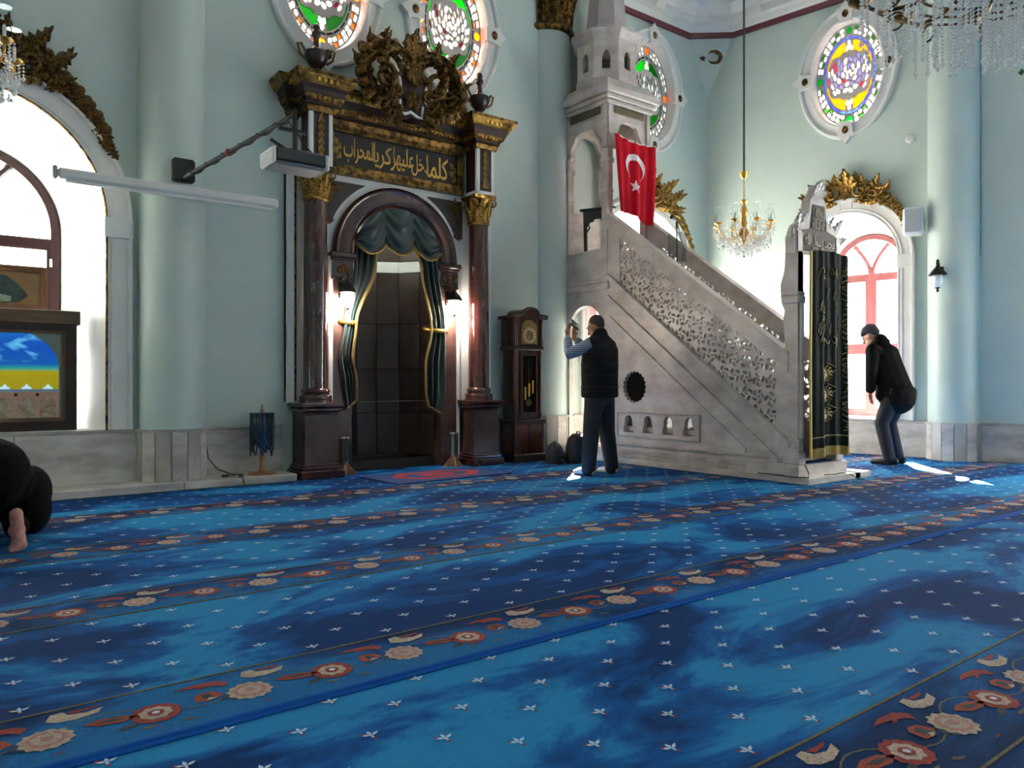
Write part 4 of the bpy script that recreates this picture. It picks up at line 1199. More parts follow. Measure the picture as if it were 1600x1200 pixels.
for side, y0 in ((0, 0.0), (1, W - .07)):
    ys, ye = y0, y0 + .07
    b = MB()
    outer = [(0, .05), (3.44, .05), (3.44, zs(3.44, 2.35, .87, .765)), (.87, 2.35), (0, 2.35)]
    holes = [archloop(.43, .31, .06, 1.69, 16), circ(1.31, .94, .185, .19, 40)] + [keyhole(c, .385) for c in (1.21, 1.53, 1.84, 2.15)]
    # scalloped edge to the roundel
    holes[1] = [(1.31 + (.185 + .010 * math.cos(20 * 2 * PI * i / 80)) * math.cos(2 * PI * i / 80), .94 + (.19 + .010 * math.cos(20 * 2 * PI * i / 80)) * math.sin(2 * PI * i / 80)) for i in range(80)]
    if side: holes.pop(1)
    b.plate([outer] + holes, ys + .01, ye)
    flank = b.build('stair_flank', PULM, pul)
    def slope_bar(nm, x0, x1, za, zb_, zc_, zd, out, m=PULM):
        """bar between two sloping lines: top (za at x0, zb at x1), bottom (zc, zd)"""
        k_ = MB(); y_a = (ys - out) if side == 0 else (ye)
        y_b = (ys + .02) if side == 0 else (ye + out)
        k_.prism([(x0, zc_), (x1, zd), (x1, zb_), (x0, za)], y_a, y_b)
        return k_.build(nm, m, pul)
    slope_bar('string_moulding', .87, 3.44, 2.37, 2.37 - .765 * 2.57, 2.31, 2.31 - .765 * 2.57, .035)
    slope_bar('string_moulding', .87, 3.30, 2.10, 2.10 - .765 * 2.43, 2.03, 2.03 - .765 * 2.43, .022)
    slope_bar('string_moulding', .90, 2.92, 1.83, 1.83 - .755 * 2.02, 1.78, 1.78 - .755 * 2.02, .018)
    for (z0, z1, o) in ((.05, .12, .04), (.12, .17, .03), (.22, .25, .018)):
        k = MB(); k.box(0, 3.42, (ys - o) if side == 0 else ye, ys if side == 0 else ye + o, z0, z1, bev=.006); k.build('base_moulding', PULD, pul)
    k = MB(); yy = (ys - .006, ys + .02) if side == 0 else (ye - .02, ye + .006)
    k.plate([[(1.02, .33), (2.31, .33), (2.31, .635), (1.02, .635)], [(1.035, .345), (2.295, .345), (2.295, .62), (1.035, .62)]], *yy); k.build('panel_border', PULD, pul)
    # pierced balustrade
    b = MB(); b.plate([[(lx0, zlb(lx0)), (lx1, zlb(lx1)), (lx1, zlt(lx1)), (lx0, zlt(lx0))]] + LATT, ys + .02, ys + .055); b.build('pierced_balustrade', PULM, pul)
    b = MB()
    b.prism([(.86, zlb(.86) - .02), (lx0 + .005, zlb(lx0)), (lx0 + .005, zlt(lx0)), (.86, zlt(.86))], ys + .005, ye - .005)
    b.build('balustrade_stile', PULM, pul)
    b = MB()
    b.prism([(lx1 - .005, zlb(lx1)), (3.40, zlb(3.40)), (3.40, zlt(3.40)), (lx1 - .005, zlt(lx1))], ys + .005, ye - .005)
    b.build('balustrade_stile', PULM, pul)
    b = MB(); b.prism([(.86, zrail(.86) - .20), (3.42, zrail(3.42) - .20), (3.42, zrail(3.42)), (.86, zrail(.86))], ys - .01, ye + .01)
    b.prism([(.86, zrail(.86) - .03), (3.42, zrail(3.42) - .03), (3.42, zrail(3.42) + .012), (.86, zrail(.86) + .012)], ys - .025, ye + .025)
    b.build('hand_rail', PULM, pul)
# steps
for i in range(9):
    x1 = 3.40 - i * .285; z1 = .22 + i * .235
    k = MB(); k.box(.86, x1, .08, W - .08, z1 - .06 if i else .05, z1); k.box(x1 - .03, x1, .08, W - .08, max(0, z1 - .235), z1 - .06)
    k.build('step', PULD, pul)
k = MB(); k.box(.86, .90, .07, W - .07, .05, 2.2); k.build('stair_support', PULD, pul)
k = MB(); k.box(.95, 1.75, .072, .079, .66, 1.3); k.build('shade_plate', mat('painted_shade', '#16130f', .95, spec=.1), pul)  # near-black plate behind the roundel: interior shade put into its colour
# tower
def cpost(cx, cy, z0, z1, s=.10):
    k_ = MB()
    k_.box(cx - s / 2, cx + s / 2, cy - s / 2, cy + s / 2, z0, z1)
    k_.box(cx - s * .66, cx + s * .66, cy - s * .66, cy + s * .66, z0, z0 + .06, bev=.008)
    k_.box(cx - s * .62, cx + s * .62, cy - s * .62, cy + s * .62, 3.42, 3.46, bev=.006)
    k_.box(cx - s * .7, cx + s * .7, cy - s * .7, cy + s * .7, 3.80, 3.86, bev=.01)
    k_.box(cx - s * .58, cx + s * .58, cy - s * .58, cy + s * .58, 3.86, 3.98, bev=.02)
    return k_.build('corner_post', PULM, pul)
for cx in (.06, .80):
    for cy in (.05, W - .05):
        cpost(cx, cy, 2.30, 4.0)
# side walls of the platform
for (ya, yb) in ((0.005, .06), (W - .06, W - .005)):
    k = MB(); k.box(.0, .86, ya, yb, 2.3, 2.70); k.box(-.02, .88, ya - .03, yb + .03, 2.18, 2.27, bev=.015); k.box(-.01, .87, ya - .02, yb + .02, 2.27, 2.32, bev=.01); k.box(.0, .86, ya - .01, yb + .01, 2.68, 2.71, bev=.006)
    k.build('parapet', PULM, pul)
k = MB(); k.box(0, .86, .06, W - .06, 2.2, 2.3); k.build('platform', PULD, pul)
k = MB(); k.box(-.0, .05, .05, W - .05, 2.3, 3.3); k.build('backrest_wall', PULM, pul)
# arcaded head of the tower
def ogee(c, h, z0, zt_):
    pts = [(c - h, z0), (c + h, z0)]
    n = 12
    for i in range(1, n + 1):
        t = i / n
        x = h * (math.cos(PI / 2 * t) ** .75 if t < 1 else 0); z = z0 + (zt_ - z0) * (math.sin(PI / 2 * t) ** 1.15)
        x *= 1 - .06 * math.sin(5 * PI * t)
        pts.append((c + x, z))
    return pts + [(2 * c - p[0], p[1]) for p in pts[2:-1][::-1]]
def notched(x0, x1, z0, z1, og):
    return [(x0, z0), og[0]] + og[2:][::-1] + [og[1], (x1, z0), (x1, z1), (x0, z1)]
for (ya, yb) in ((.02, .08), (W - .08, W - .02)):
    k = MB(); k.plate([notched(0, .86, 3.98, 4.56, ogee(.43, .31, 3.98, 4.30))], ya, yb); k.build('side_arch', PULM, pul)
for xa in (.02, .78):
    k = MB(); k.xf = T(xa, 0, 0, rz=R(90)) @ T(0, -.06, 0)
    k.plate([notched(0, W, 3.98, 4.56, ogee(W / 2, .25, 3.98, 4.36))], 0, .06); k.build('end_arch', PULM, pul)
k = MB()
for (o, z0, z1) in ((.02, 4.54, 4.60), (.05, 4.60, 4.66), (.09, 4.66, 4.76)):
    k.box(-.0 - o * .3, .86 + o, -o, W + o, z0, z1, bev=.012)
k.loft([[(-.03, -.06, 4.76), (.92, -.06, 4.76), (.92, W + .06, 4.76), (-.03, W + .06, 4.76)], [(.02, .02, 4.88), (.84, .02, 4.88), (.84, W - .02, 4.88), (.02, W - .02, 4.88)]])
k.build('tower_cornice', PULM, pul)
INS = mat('carved_inscription', '#2f2a22', .5, .3, var='#6b5f48', scale=40, bump=.6, bscale=90, lo=.45, hi=.7)
k = MB(); k.box(.14, .72, -.005, .02, 4.44, 4.54, bev=.02); k.build('inscription_plaque', INS, pul)
k = MB(); k.box(.82, .86, .12, W - .12, 4.44, 4.54, bev=.018); k.build('inscription_plaque', INS, pul)
# lantern drum and spire
def octring(r, z, k_=8, c=(.43, .40), a=PI / 8): return [(c[0] + r * math.cos(a + 2 * PI * i / k_), c[1] + r * math.sin(a + 2 * PI * i / k_), z) for i in range(k_)]
k = MB(); k.loft([octring(.43, 4.86), octring(.43, 4.95), octring(.415, 4.97)]); k.build('drum_base', PULM, pul)
for i in range(8):
    a = PI / 8 + 2 * PI * i / 8; a2 = a + 2 * PI / 8
    p0 = Vector((.43 + .415 * math.cos(a), .40 + .415 * math.sin(a), 0)); p1 = Vector((.43 + .415 * math.cos(a2), .40 + .415 * math.sin(a2), 0))
    L = (p1 - p0).length
    k = MB(); k.xf = Matrix.Translation(p0) @ Matrix.Rotation(math.atan2(p1.y - p0.y, p1.x - p0.x), 4, 'Z')
    h = [(L / 2 - .055, 5.06), (L / 2 + .055, 5.06), (L / 2 + .055, 5.22), (L / 2 + .04, 5.235), (L / 2 + .045, 5.26), (L / 2 + .02, 5.29), (L / 2, 5.30), (L / 2 - .02, 5.29), (L / 2 - .045, 5.26), (L / 2 - .04, 5.235), (L / 2 - .055, 5.22)]
    k.plate([[(0, 4.97), (L, 4.97), (L, 5.46), (0, 5.46)], h], 0, .04); k.build('drum_face', PULM, pul)
k = MB(); k.loft([octring(.43, 5.44), octring(.47, 5.48), octring(.50, 5.53), octring(.50, 5.56), octring(.40, 5.60)]); k.build('drum_cornice', PULM, pul)
k = MB(); k.loft([octring(.33, 5.58), octring(.29, 5.70), octring(.245, 6.1), octring(.20, 6.5), octring(.05, 7.1)]); k.build('spire', mat('spire_stone', '#b3adaa', .5, var='#a39c99', scale=3), pul)
# entrance portal
PX0, PX1 = 3.38, 3.52
for y0 in (0.0, W - .10):
    k = MB()
    k.box(PX0, PX1, y0, y0 + .10, .18, 2.30)
    k.box(PX0 - .02, PX1 + .02, y0 - .02, y0 + .12, .18, .30, bev=.012); k.box(PX0 - .01, PX1 + .01, y0 - .01, y0 + .11, .30, .44, bev=.02)
    k.box(PX0 - .02, PX1 + .02, y0 - .015, y0 + .115, 1.78, 1.86, bev=.012); k.box(PX0 - .03, PX1 + .01, y0 - .02, y0 + .12, 1.86, 1.90, bev=.01)
    k.tube([(PX1 + .005, y0 + .05, .44), (PX1 + .005, y0 + .05, 1.78)], .03, 10)
    k.build('portal_pillar', PULM, pul, 40)
    # S-shaped side bracket towards the stair
    k = MB(); k.prism([(PX0 + .01, 1.40), (PX0 - .02, 1.5), (PX0 - .03, 1.62), (PX0 - .01, 1.72), (PX0 - .05, 1.80), (PX0 - .06, 1.98), (PX0 - .02, 2.10), (PX0 + .0, 2.2), (PX0 + .01, 2.5), (PX0 + .04, 2.56), (PX1, 2.5), (PX1, 1.4)], y0 + .012, y0 + .088); k.build('side_bracket', PULM, pul)
k = MB(); k.xf = T(PX0 + .02, 0, 0, rz=R(90)) @ T(0, -.10, 0)
crestp = [(-.02, 2.28), (W + .02, 2.28), (W + .03, 2.44), (W - .02, 2.50), (W - .06, 2.58), (W - .12, 2.60), (W - .2, 2.64), (W - .24, 2.74), (W - .26, 2.84), (W - .32, 2.90), (W / 2 + .05, 2.93), (W / 2, 3.02), (W / 2 - .05, 2.93), (.32, 2.90), (.26, 2.84), (.24, 2.74), (.2, 2.64), (.12, 2.60), (.06, 2.58), (.02, 2.50), (-.03, 2.44)]
k.prism(crestp, 0, .10); k.build('portal_crest', PULM, pul)
k = MB(); k.xf = T(PX0 + .02, 0, 0, rz=R(90)) @ T(0, -.112, 0)
k.prism([(.10, 2.32), (W - .10, 2.32), (W - .08, 2.40), (W - .11, 2.52), (W - .25, 2.55), (W - .27, 2.66), (W - .30, 2.80), (.30, 2.80), (.27, 2.66), (.25, 2.55), (.11, 2.52), (.08, 2.40)], 0, .02)
pan = k.build('portal_inscription', mat('dark_relief_ground', '#4a4038', .6, var='#332b25', scale=20), pul)
RELIEF = mat('relief_script', '#a89a8a', .5)
m90 = T(PX0 + .02, 0, 0, rz=R(90)) @ T(0, -.116, 0)
AR1 = '\ufeea\ufee0\ufedf\ufe8d \ufefb\ufe8d \ufeea\ufedf\ufe8d \ufefb'
AR2 = '\ufeea\ufee0\ufedf\ufe8d \ufedd\ufeee\ufeb3\ufead \ufeaa\ufee4\ufea4\ufee3'
text_mesh(AR2, RELIEF, 'relief_script', pan, m90 @ T(.13, 0, 2.34), .54, .15, .006, .012)
text_mesh(AR1, RELIEF, 'relief_script', pan, m90 @ T(.27, 0, 2.55), .26, .09, .006, .012)
text_mesh(AR1, RELIEF, 'relief_script', pan, m90 @ T(.32, 0, 2.67), .17, .10, .006, .012)
PLEAF = leaf_mesh('marble_leaf', PULM)
for (yy, zz, rot, s_) in ((.40, 2.86, 0, .22), (.40, 2.86, -25, .2), (.40, 2.86, 25, .2), (.40, 2.86, 50, .17), (.40, 2.86, -50, .17), (.08, 2.52, -20, .2), (.14, 2.55, 10, .18), (.02, 2.45, -60, .15), (.72, 2.52, 20, .2), (.66, 2.55, -10, .18), (.78, 2.45, 60, .15)):
    inst(PLEAF, 'carved_leaf', pul, T(PX0 + .02, 0, 0, rz=R(90)) @ T(yy, -.08, zz, ry=R(rot), s=s_))
k = MB(); k.box(2.95, 3.56, -.047, W + .05, .055, .18, bev=.006); k.build('entrance_block', PULM, pul)
k = MB(); k.box(-.0, 3.68, -.06, W + .1, 0, .062, bev=.004); k.box(2.9, 3.68, W, 1.12, 0, .062, bev=.004); k.build('base_slab', MARBLE, pul)
k = MB(); k.box(3.40, 3.50, .10, W - .10, .18, .19); k.build('carpet_runner', CB, pul)

# ------------------------------------------------------------------ pulpit curtain, flag, things on the pulpit
pc = thing('pulpit_curtain', 'dark green curtain with gold embroidery hanging in the pulpit entrance', 'curtain', (6.80, 7.80 - 3.60, 0), 0)
def pcf(u, v):
    x = lerp(.075, .775, u)
    z = lerp(2.29, .235, v) + (.03 * math.sin(u * 3))
    return (x, -.02 + .028 * math.sin(u * PI * 6 + .4 * math.sin(v * 3)) * (.4 + .6 * v) + .008 * math.sin(u * 40), z)
PCG = mat('dark_green_velvet', '#09160f', .75, var='#050d09', scale=5, spec=.2)
cloth_strip(pcf, 60, 24).build('drape', PCG, pc, 60)
GEMB = mat('gold_embroidery', '#8a7a4c', .45, .4)
k = MB(); k.tube([Vector(pcf(0, j / 24)) + Vector((-.01, -.006, 0)) for j in range(25)], .022, 6, flat=.5); k.build('gold_edge', mat('yellow_lining', '#b79a44', .6), pc, 60)
def pcq(u0, u1, v0, v1, nm, m):
    cloth_strip(lambda u, v: tuple(Vector(pcf(lerp(u0, u1, u), lerp(v0, v1, v))) + Vector((0, -.006, 0))), 40, 4).build(nm, m, pc, 60)
pcq(0, 1, .955, 1.0, 'gold_fringe', mat('yellow_fringe', '#a8893a', .7, var='#7d6326', scale=90))
pcq(.02, .98, .90, .906, 'gold_line', GEMB)
em = MB()
def onc(u, v): return Vector(pcf(u, v)) + Vector((0, -.007, 0))
rnd = random.Random(5)
for (v0, v1, a, b_) in ((.10, .125, .15, .8), (.2, .3, .1, .6), (.34, .4, .15, .55), (.42, .47, .2, .6)):
    for q in range(7):
        u = rnd.uniform(a, b_); v = rnd.uniform(v0, v1); w_ = rnd.uniform(.05, .14)
        em.tube([onc(min(.97, u + w_ * t), v + .02 * math.sin(t * 5 + q) - .015 * t) for t in [i / 8 for i in range(9)]], .004, 5)
for (v0, sc_) in ((.60, 1), (.70, 1), (.80, 1)):
    cu, cv = .42, v0
    for q in range(9):
        a = 2 * PI * q / 9
        em.tube([onc(cu + .02 * math.cos(a), cv + .008 * math.sin(a)), onc(cu + .09 * math.cos(a + .3), cv + .034 * math.sin(a + .3)), onc(cu + .11 * math.cos(a + .7), cv + .042 * math.sin(a + .7))], [.008, .011, .003], 5)
    em.tube([onc(cu + .16 * math.sin(t * 6), cv - .05 + .1 * t) for t in [i / 10 for i in range(11)]], .005, 5)
for q in range(26):
    v = .06 + .83 * q / 26
    em.tube([onc(.86 + .04 * math.sin(t * 4 + q), v + .022 * t) for t in [i / 5 for i in range(6)]], .005, 5)
tag(em.build('gold_embroidery', GEMB, pc, 60), kind='stuff')

fg = thing('red_flag', 'red flag with white crescent and star hanging on the pulpit tower', 'flag', (6.80, 7.80 - .955, 0), 0)
def ffn(u, v):
    x = lerp(.02, .775, u) + .085 * v * (1 - u) - .06 * v * v * u
    top = 4.135 - .04 * u - .045 * math.sin(PI * u)
    bot = 3.15 - .09 * u + .03 * math.sin(u * 5)
    return (x, -.015 - .018 * math.sin(u * 13 + 1.5 * v) * (.3 + .7 * v) - .01 * math.sin(u * 29), lerp(top, bot, v))
FRED = mat('flag_red', '#b3081f', .7, var='#a3061b', scale=4, spec=.1)
FWHT = mat('flag_white', '#e6dfdb', .6)
cloth_strip(ffn, 50, 40).build('cloth', FRED, fg, 60)
def fpt(s_, t_): return ffn(s_, t_)
def on_flag(pts, nm):
    """outline in flag u,v laid on the cloth"""
    k_ = MB()
    P = [Vector(p) for p in pts]
    n_ = len(P)
    r_ = geometry.delaunay_2d_cdt(P, [(i, (i + 1) % n_) for i in range(n_)], [], 1, 1e-6)
    vv = r_[0]
    k_.add([tuple(Vector(ffn(p.x, p.y)) + Vector((0, -.004, 0))) for p in vv], [tuple(q) for q in r_[2]])
    k_.add([tuple(Vector(ffn(p.x, p.y)) + Vector((0, -.001, 0))) for p in vv], [tuple(reversed(q)) for q in r_[2]])
    return k_.build(nm, FWHT, fg, fix=False)
asp = .76 / 1.02
def fl_c(cx, cy, r, a0, a1, n_): return [(cx + r * math.cos(R(a0 + (a1 - a0) * i / n_)), cy + r * asp * math.sin(R(a0 + (a1 - a0) * i / n_))) for i in range(n_ + 1)]
on_flag(fl_c(.46, .335, .235, 120, 420, 40)[0:41] + fl_c(.46, .385, .19, 410, 130, 36), 'crescent')
star = []
for i in range(10):
    r_ = .125 if i % 2 == 0 else .05
    star.append((.46 + r_ * math.sin(PI * i / 5 + .0), .60 - r_ * asp * math.cos(PI * i / 5)))
on_flag(star, 'star')
k = MB(); k.tube([(ffn(u / 10, 0)[0], ffn(u / 10, 0)[1] + .003, ffn(u / 10, 0)[2]) for u in range(11)], .007, 6); k.build('hem_cord', FWHT, fg)

arf = thing('arched_wood_frame', 'dark wooden arched frame leaning inside the pulpit tower', 'frame', (7.12, 7.42, 2.31), R(-62))
k = MB(); k.xf = T(0, 0, 0, rx=R(4))
k.plate([[(-.2, 0), (.2, 0), (.2, .98), (-.2, .98)], [(-.155, .0001)] + [(.155, .0001)] + [(.155 * math.cos(PI * i / 12), .72 + .15 * math.sin(PI * i / 12)) for i in range(13)]], -.03, .0)
k.box(-.24, .24, -.06, .03, .98, 1.01, bev=.006); k.build('frame', mat('dark_green_wood', '#2b2f2b', .5), arf)
k = MB(); k.xf = T(0, 0, 0, rx=R(4))
for s in (-1, 1):
    k.tube([(s * .15, -.03, .70), (s * .11, -.03, .76), (s * .13, -.03, .82), (s * .06, -.03, .84), (s * .05, -.03, .87)], .012, 5)
k.build('carved_spandrel', mat('dark_green_wood', '#2b2f2b', .5), arf, 60)

mk = thing('microphone_stand', 'thin black microphone stand with clear plate on the pulpit stair', 'microphone', (7.25, 6.20, 1.86))
k = MB(); k.lathe([(.09, 0), (.09, .015), (.02, .03)], 16, (0, 0)); k.build('base', IRON, mk)
k = MB(); k.tube([(0, 0, .02), (0, 0, 1.14)], .007, 6); k.tube([(0, 0, .45), (0, 0, .60)], .014, 8); k.build('pole', IRON, mk)
k = MB(); k.tube([(0, 0, 1.14), (-.10, 0, 1.15)], [.016, .026], 8); k.tube([(0, 0, 1.02), (0, 0, 1.10)], .015, 8); k.build('microphone_head', BLACK, mk, 50)
k = MB(); k.xf = T(0, -.01, .62, rz=R(-20)); k.box(-.13, .12, -.004, 0, 0, .36); k.build('clear_plate', glass_mat('acrylic', '#dfe3e3', .1, .5), mk)
k = MB(); k.tube([(0, 0, 1.12), (.06, 0, .95), (.12, 0, .78), (.08, 0, .55), (.01, 0, .30)], .004, 5); k.build('cable', BLACK, mk)

# ------------------------------------------------------------------ projector, screen, arm
sc_case = thing('projector_screen', 'long white roll-up projection screen case in front of the window column', 'screen', (0, 7.42, 0))
k = MB(); x0, x1, z0 = .83, 2.72, 2.735
k.box(x0, x1, -.05, .045, z0 - .02, z0 + .07, bev=.022); k.build('case', WHITEP, sc_case)
k = MB(); k.box(x0 + .06, x1 - .05, -.03, .0, z0 - .045, z0 - .02, bev=.006); k.build('pull_bar', WHITEP, sc_case)
k = MB(); k.box(x0 - .035, x0, -.055, .05, z0 - .03, z0 + .08, bev=.01); k.build('end_cap', mat('grey_plastic', '#8d8f90', .5), sc_case)
for xx in (1.6, 2.05):
    k = MB(); k.box(xx - .015, xx + .015, .045, .17, z0 + .02, z0 + .05); k.build('wall_bracket', WHITEP, sc_case)
arm = thing('pipe_bracket', 'dark speckled pipe arm on a black plate carrying the projector', 'bracket', (1.86, 7.52, 2.88))
k = MB(); k.box(-.10, .10, -.05, .03, -.02, .20, bev=.02); k.build('wall_plate', BLACK, arm)
tip = Vector((2.46 - 1.86, 6.30 - 7.52, .40))
k = MB(); k.tube([(0, -.05, .02), tip], .022, 10); k.build('pipe', mat('grey_pipe', '#4d5450', .5, var='#2c312f', scale=20), arm, 50)
k = MB(); pts = []
for i in range(60):
    t = i / 59; p = Vector((0, -.05, .02)).lerp(tip, t); pts.append(p + Vector((.028 * math.cos(t * 40), .0, .028 * math.sin(t * 40))))
k.tube(pts, .006, 5); k.build('wound_cable', BLACK, arm)
k = MB(); p = Vector((0, -.05, .02)).lerp(tip, .42); k.sphere(p, .035, 8, 5); k.build('red_tape', mat('red_tape', '#8c2226', .5), arm, 60)
k = MB(); k.tube([tip + Vector((0, 0, .05)), tip + Vector((0, 0, -.29))], .02, 10); k.box(tip.x - .14, tip.x + .10, tip.y - .02, tip.y + .02, tip.z - .15, tip.z - .125); k.tube([tip + Vector((-.04, 0, 0)), tip + Vector((-.06, 0, -.06)), tip + Vector((-.01, 0, -.13))], .005, 5); k.tube([tip + Vector((.03, 0, -.16)), tip + Vector((.08, 0, -.24)), tip + Vector((.16, 0, -.30))], .007, 5)
k.build('drop_pole', BLACK, arm)
pj = thing('projector', 'white and black projector hanging from the pipe arm', 'projector', (2.46, 6.30, 2.80))
k = MB(); k.box(-.22, .22, -.16, .15, .03, .14, bev=.015); k.build('body', mat('projector_dark', '#1d1f22', .4), pj)
k = MB(); k.box(-.215, .215, -.155, .145, .0, .035, bev=.02); k.build('underside', mat('projector_grey', '#6d7278', .5), pj)
for e in (-1, 1):
    k = MB(); xa, xb = sorted((e * .215, e * .25)); k.box(xa, xb, -.165, .155, .005, .145, bev=.02); k.build('end_panel', WHITEP, pj)
    for q in range(6):
        kk = MB(); kk.box(*sorted((e * .25, e * .253)), -.13, .12, .03 + .016 * q, .034 + .016 * q); kk.build('vent_slot', mat('vent_grey', '#a9abac', .5), pj)
k = MB(); k.box(-.08, .1, -.07, .09, .14, .17, bev=.01); k.tube([(-.05, 0, .16), (-.24, -.10, .2)], .014, 6); k.build('mount', BLACK, pj)

# ------------------------------------------------------------------ longcase clock
ck = thing('longcase_clock', 'mahogany longcase clock with gilt dial beside the niche', 'clock', (5.96, 7.78, 0))
def bx(nm, m_, *a, par=ck, bev=.008): 
    k_ = MB(); k_.box(*a, bev=bev); return k_.build(nm, m_, par)
bx('foot', WOODD, -.265, .265, -.34, 0, 0, .10); bx('plinth', WOOD, -.235, .235, -.31, 0, .10, .50); bx('plinth_moulding', WOODD, -.25, .25, -.325, 0, .47, .53)
bx('trunk', WOOD, -.205, .205, -.28, -.02, .53, 1.42); bx('neck_moulding', WOODD, -.235, .235, -.31, 0, 1.40, 1.45)
bx('hood', WOOD, -.22, .22, -.30, 0, 1.45, 1.80)
k = MB(); k.prism([(-.27, 1.79), (.27, 1.79), (.27, 1.83), (.16, 1.84)] + [(.13 * math.cos(PI * i / 10) , 1.84 + .085 * math.sin(PI * i / 10)) for i in range(11)] + [(-.16, 1.84), (-.27, 1.83)], -.34, .0); k.build('bonnet', WOOD, ck, 30)
k = MB(); k.tube([(-.27, -.335, 1.83), (-.16, -.335, 1.84)] + [(-.13 * math.cos(PI * i / 10), -.335, 1.84 + .085 * math.sin(PI * i / 10)) for i in range(11)] + [(.16, -.335, 1.84), (.27, -.335, 1.83)], .018, 6); k.build('bonnet_moulding', WOODD, ck, 50)
for e in (-1, 1):
    k = MB(); k.lathe([(.02, 1.45), (.022, 1.5), (.016, 1.52), (.016, 1.74), (.022, 1.76), (.02, 1.79)], 10, (e * .19, -.31)); k.build('hood_column', WOOD, ck, 50)
    k = MB(); k.lathe([(.018, .54), (.022, .6), (.016, .62), (.016, 1.3), (.022, 1.35), (.018, 1.40)], 10, (e * .185, -.29)); k.build('trunk_column', WOOD, ck, 50)
k = MB(); k.prism([(-.12, 1.48), (.12, 1.48), (.12, 1.68)] + [(.12 * math.cos(PI * i / 12), 1.68 + .10 * math.sin(PI * i / 12)) for i in range(13)], -.307, -.30); dial = k.build('dial_plate', mat('dial_brass', '#9a8458', .4, .4, var='#6b5734', scale=30), ck)
k = MB(); k.lathe([(.0, 0), (.098, 0), (.098, .004), (0, .004)], 32); 
ring = MB(); ring.plate([circ(0, 1.585, .10, None, 40), circ(0, 1.585, .066, None, 40)], -.312, -.306); ring.build('chapter_ring', mat('silvered_ring', '#cbb98c', .4, .3), dial)
for h in range(12):
    a = 2 * PI * h / 12
    k = MB(); k.xf = T(.083 * math.sin(a), -.314, 1.585 + .083 * math.cos(a), ry=a); k.box(-.004, .004, 0, .002, -.013, .013); k.build('hour_mark', mat('ink_black', '#1b130c', .5), dial)
for a, L in ((R(62), .05), (R(335), .075)):
    k = MB(); k.tube([(0, -.316, 1.585), (L * math.sin(a), -.316, 1.585 + L * math.cos(a))], [.005, .002], 5); k.build('clock_hand', mat('ink_black', '#1b130c', .5), dial)
k = MB(); k.plate([[(-.14, .58), (.14, .58), (.14, 1.37), (-.14, 1.37)], [(-.105, .62), (.105, .62), (.105, 1.33), (-.105, 1.33)]], -.305, -.28); k.build('trunk_door', WOOD, ck)
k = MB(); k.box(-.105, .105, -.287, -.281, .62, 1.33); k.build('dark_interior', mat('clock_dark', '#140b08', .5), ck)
k = MB(); k.box(-.105, .105, -.300, -.298, .62, 1.33); k.build('door_glass', glass_mat('clock_glass', '#dcdcdc', .05, .8), ck)
k = MB(); k.tube([(0, -.292, 1.30), (0, -.292, .78)], .005, 5); k.lathe([(.004, 0), (.05, .001), (.05, .009), (.004, .01)], 20); 
k = MB(); k.tube([(0, -.292, 1.30), (0, -.292, .78)], .005, 5); k.sphere((0, -.292, .74), (.045, .006, .045), 16, 8); k.build('pendulum', GOLDL, ck, 50)
for e in (-1, 0, 1):
    k = MB(); k.lathe([(.013, .82 + .04 * e), (.014, .98 + .04 * e)], 10, (e * .06, -.294)); k.build('weight', GOLDL, ck, 50)

# ------------------------------------------------------------------ cabinet and picture in the window recess
cab = thing('display_cabinet', 'dark wooden display cabinet with backlit sky picture on the window sill', 'cabinet', (.215, 8.02, DADO + .002))
cw, chh = .84, 1.09
FZ = .08
k = MB(); k.box(-cw, cw, .02, .30, 0, chh - .09); cbody = k.build('carcass', WOODD, cab)
k = MB(); k.box(-cw - .03, cw + .03, -.03, .32, chh - .13, chh, bev=.008); k.build('top_board', mat('cabinet_top', '#5a4733', .5, var='#43331f', scale=4, stretch=(1, 6, 6)), cab)
k = MB(); k.plate([[(-cw, 0), (cw, 0), (cw, chh - .13), (-cw, chh - .13)], [(-cw + .09, .085), (cw - .09, .085), (cw - .09, chh - .19), (-cw + .09, chh - .19)]], -.02, .02); k.build('front_frame', WOODD, cab)
k = MB(); a, b_, c_, d_ = -cw + .09, cw - .09, .085, chh - .19
k.plate([[(a, c_), (b_, c_), (b_, d_), (a, d_)], [(a + .03, c_ + .03), (b_ - .03, c_ + .03), (b_ - .03, d_ - .025), (a + .03, d_ - .025)]], -.012, .02); k.build('inner_frame', mat('cabinet_inner', '#5b4029', .5), cab)
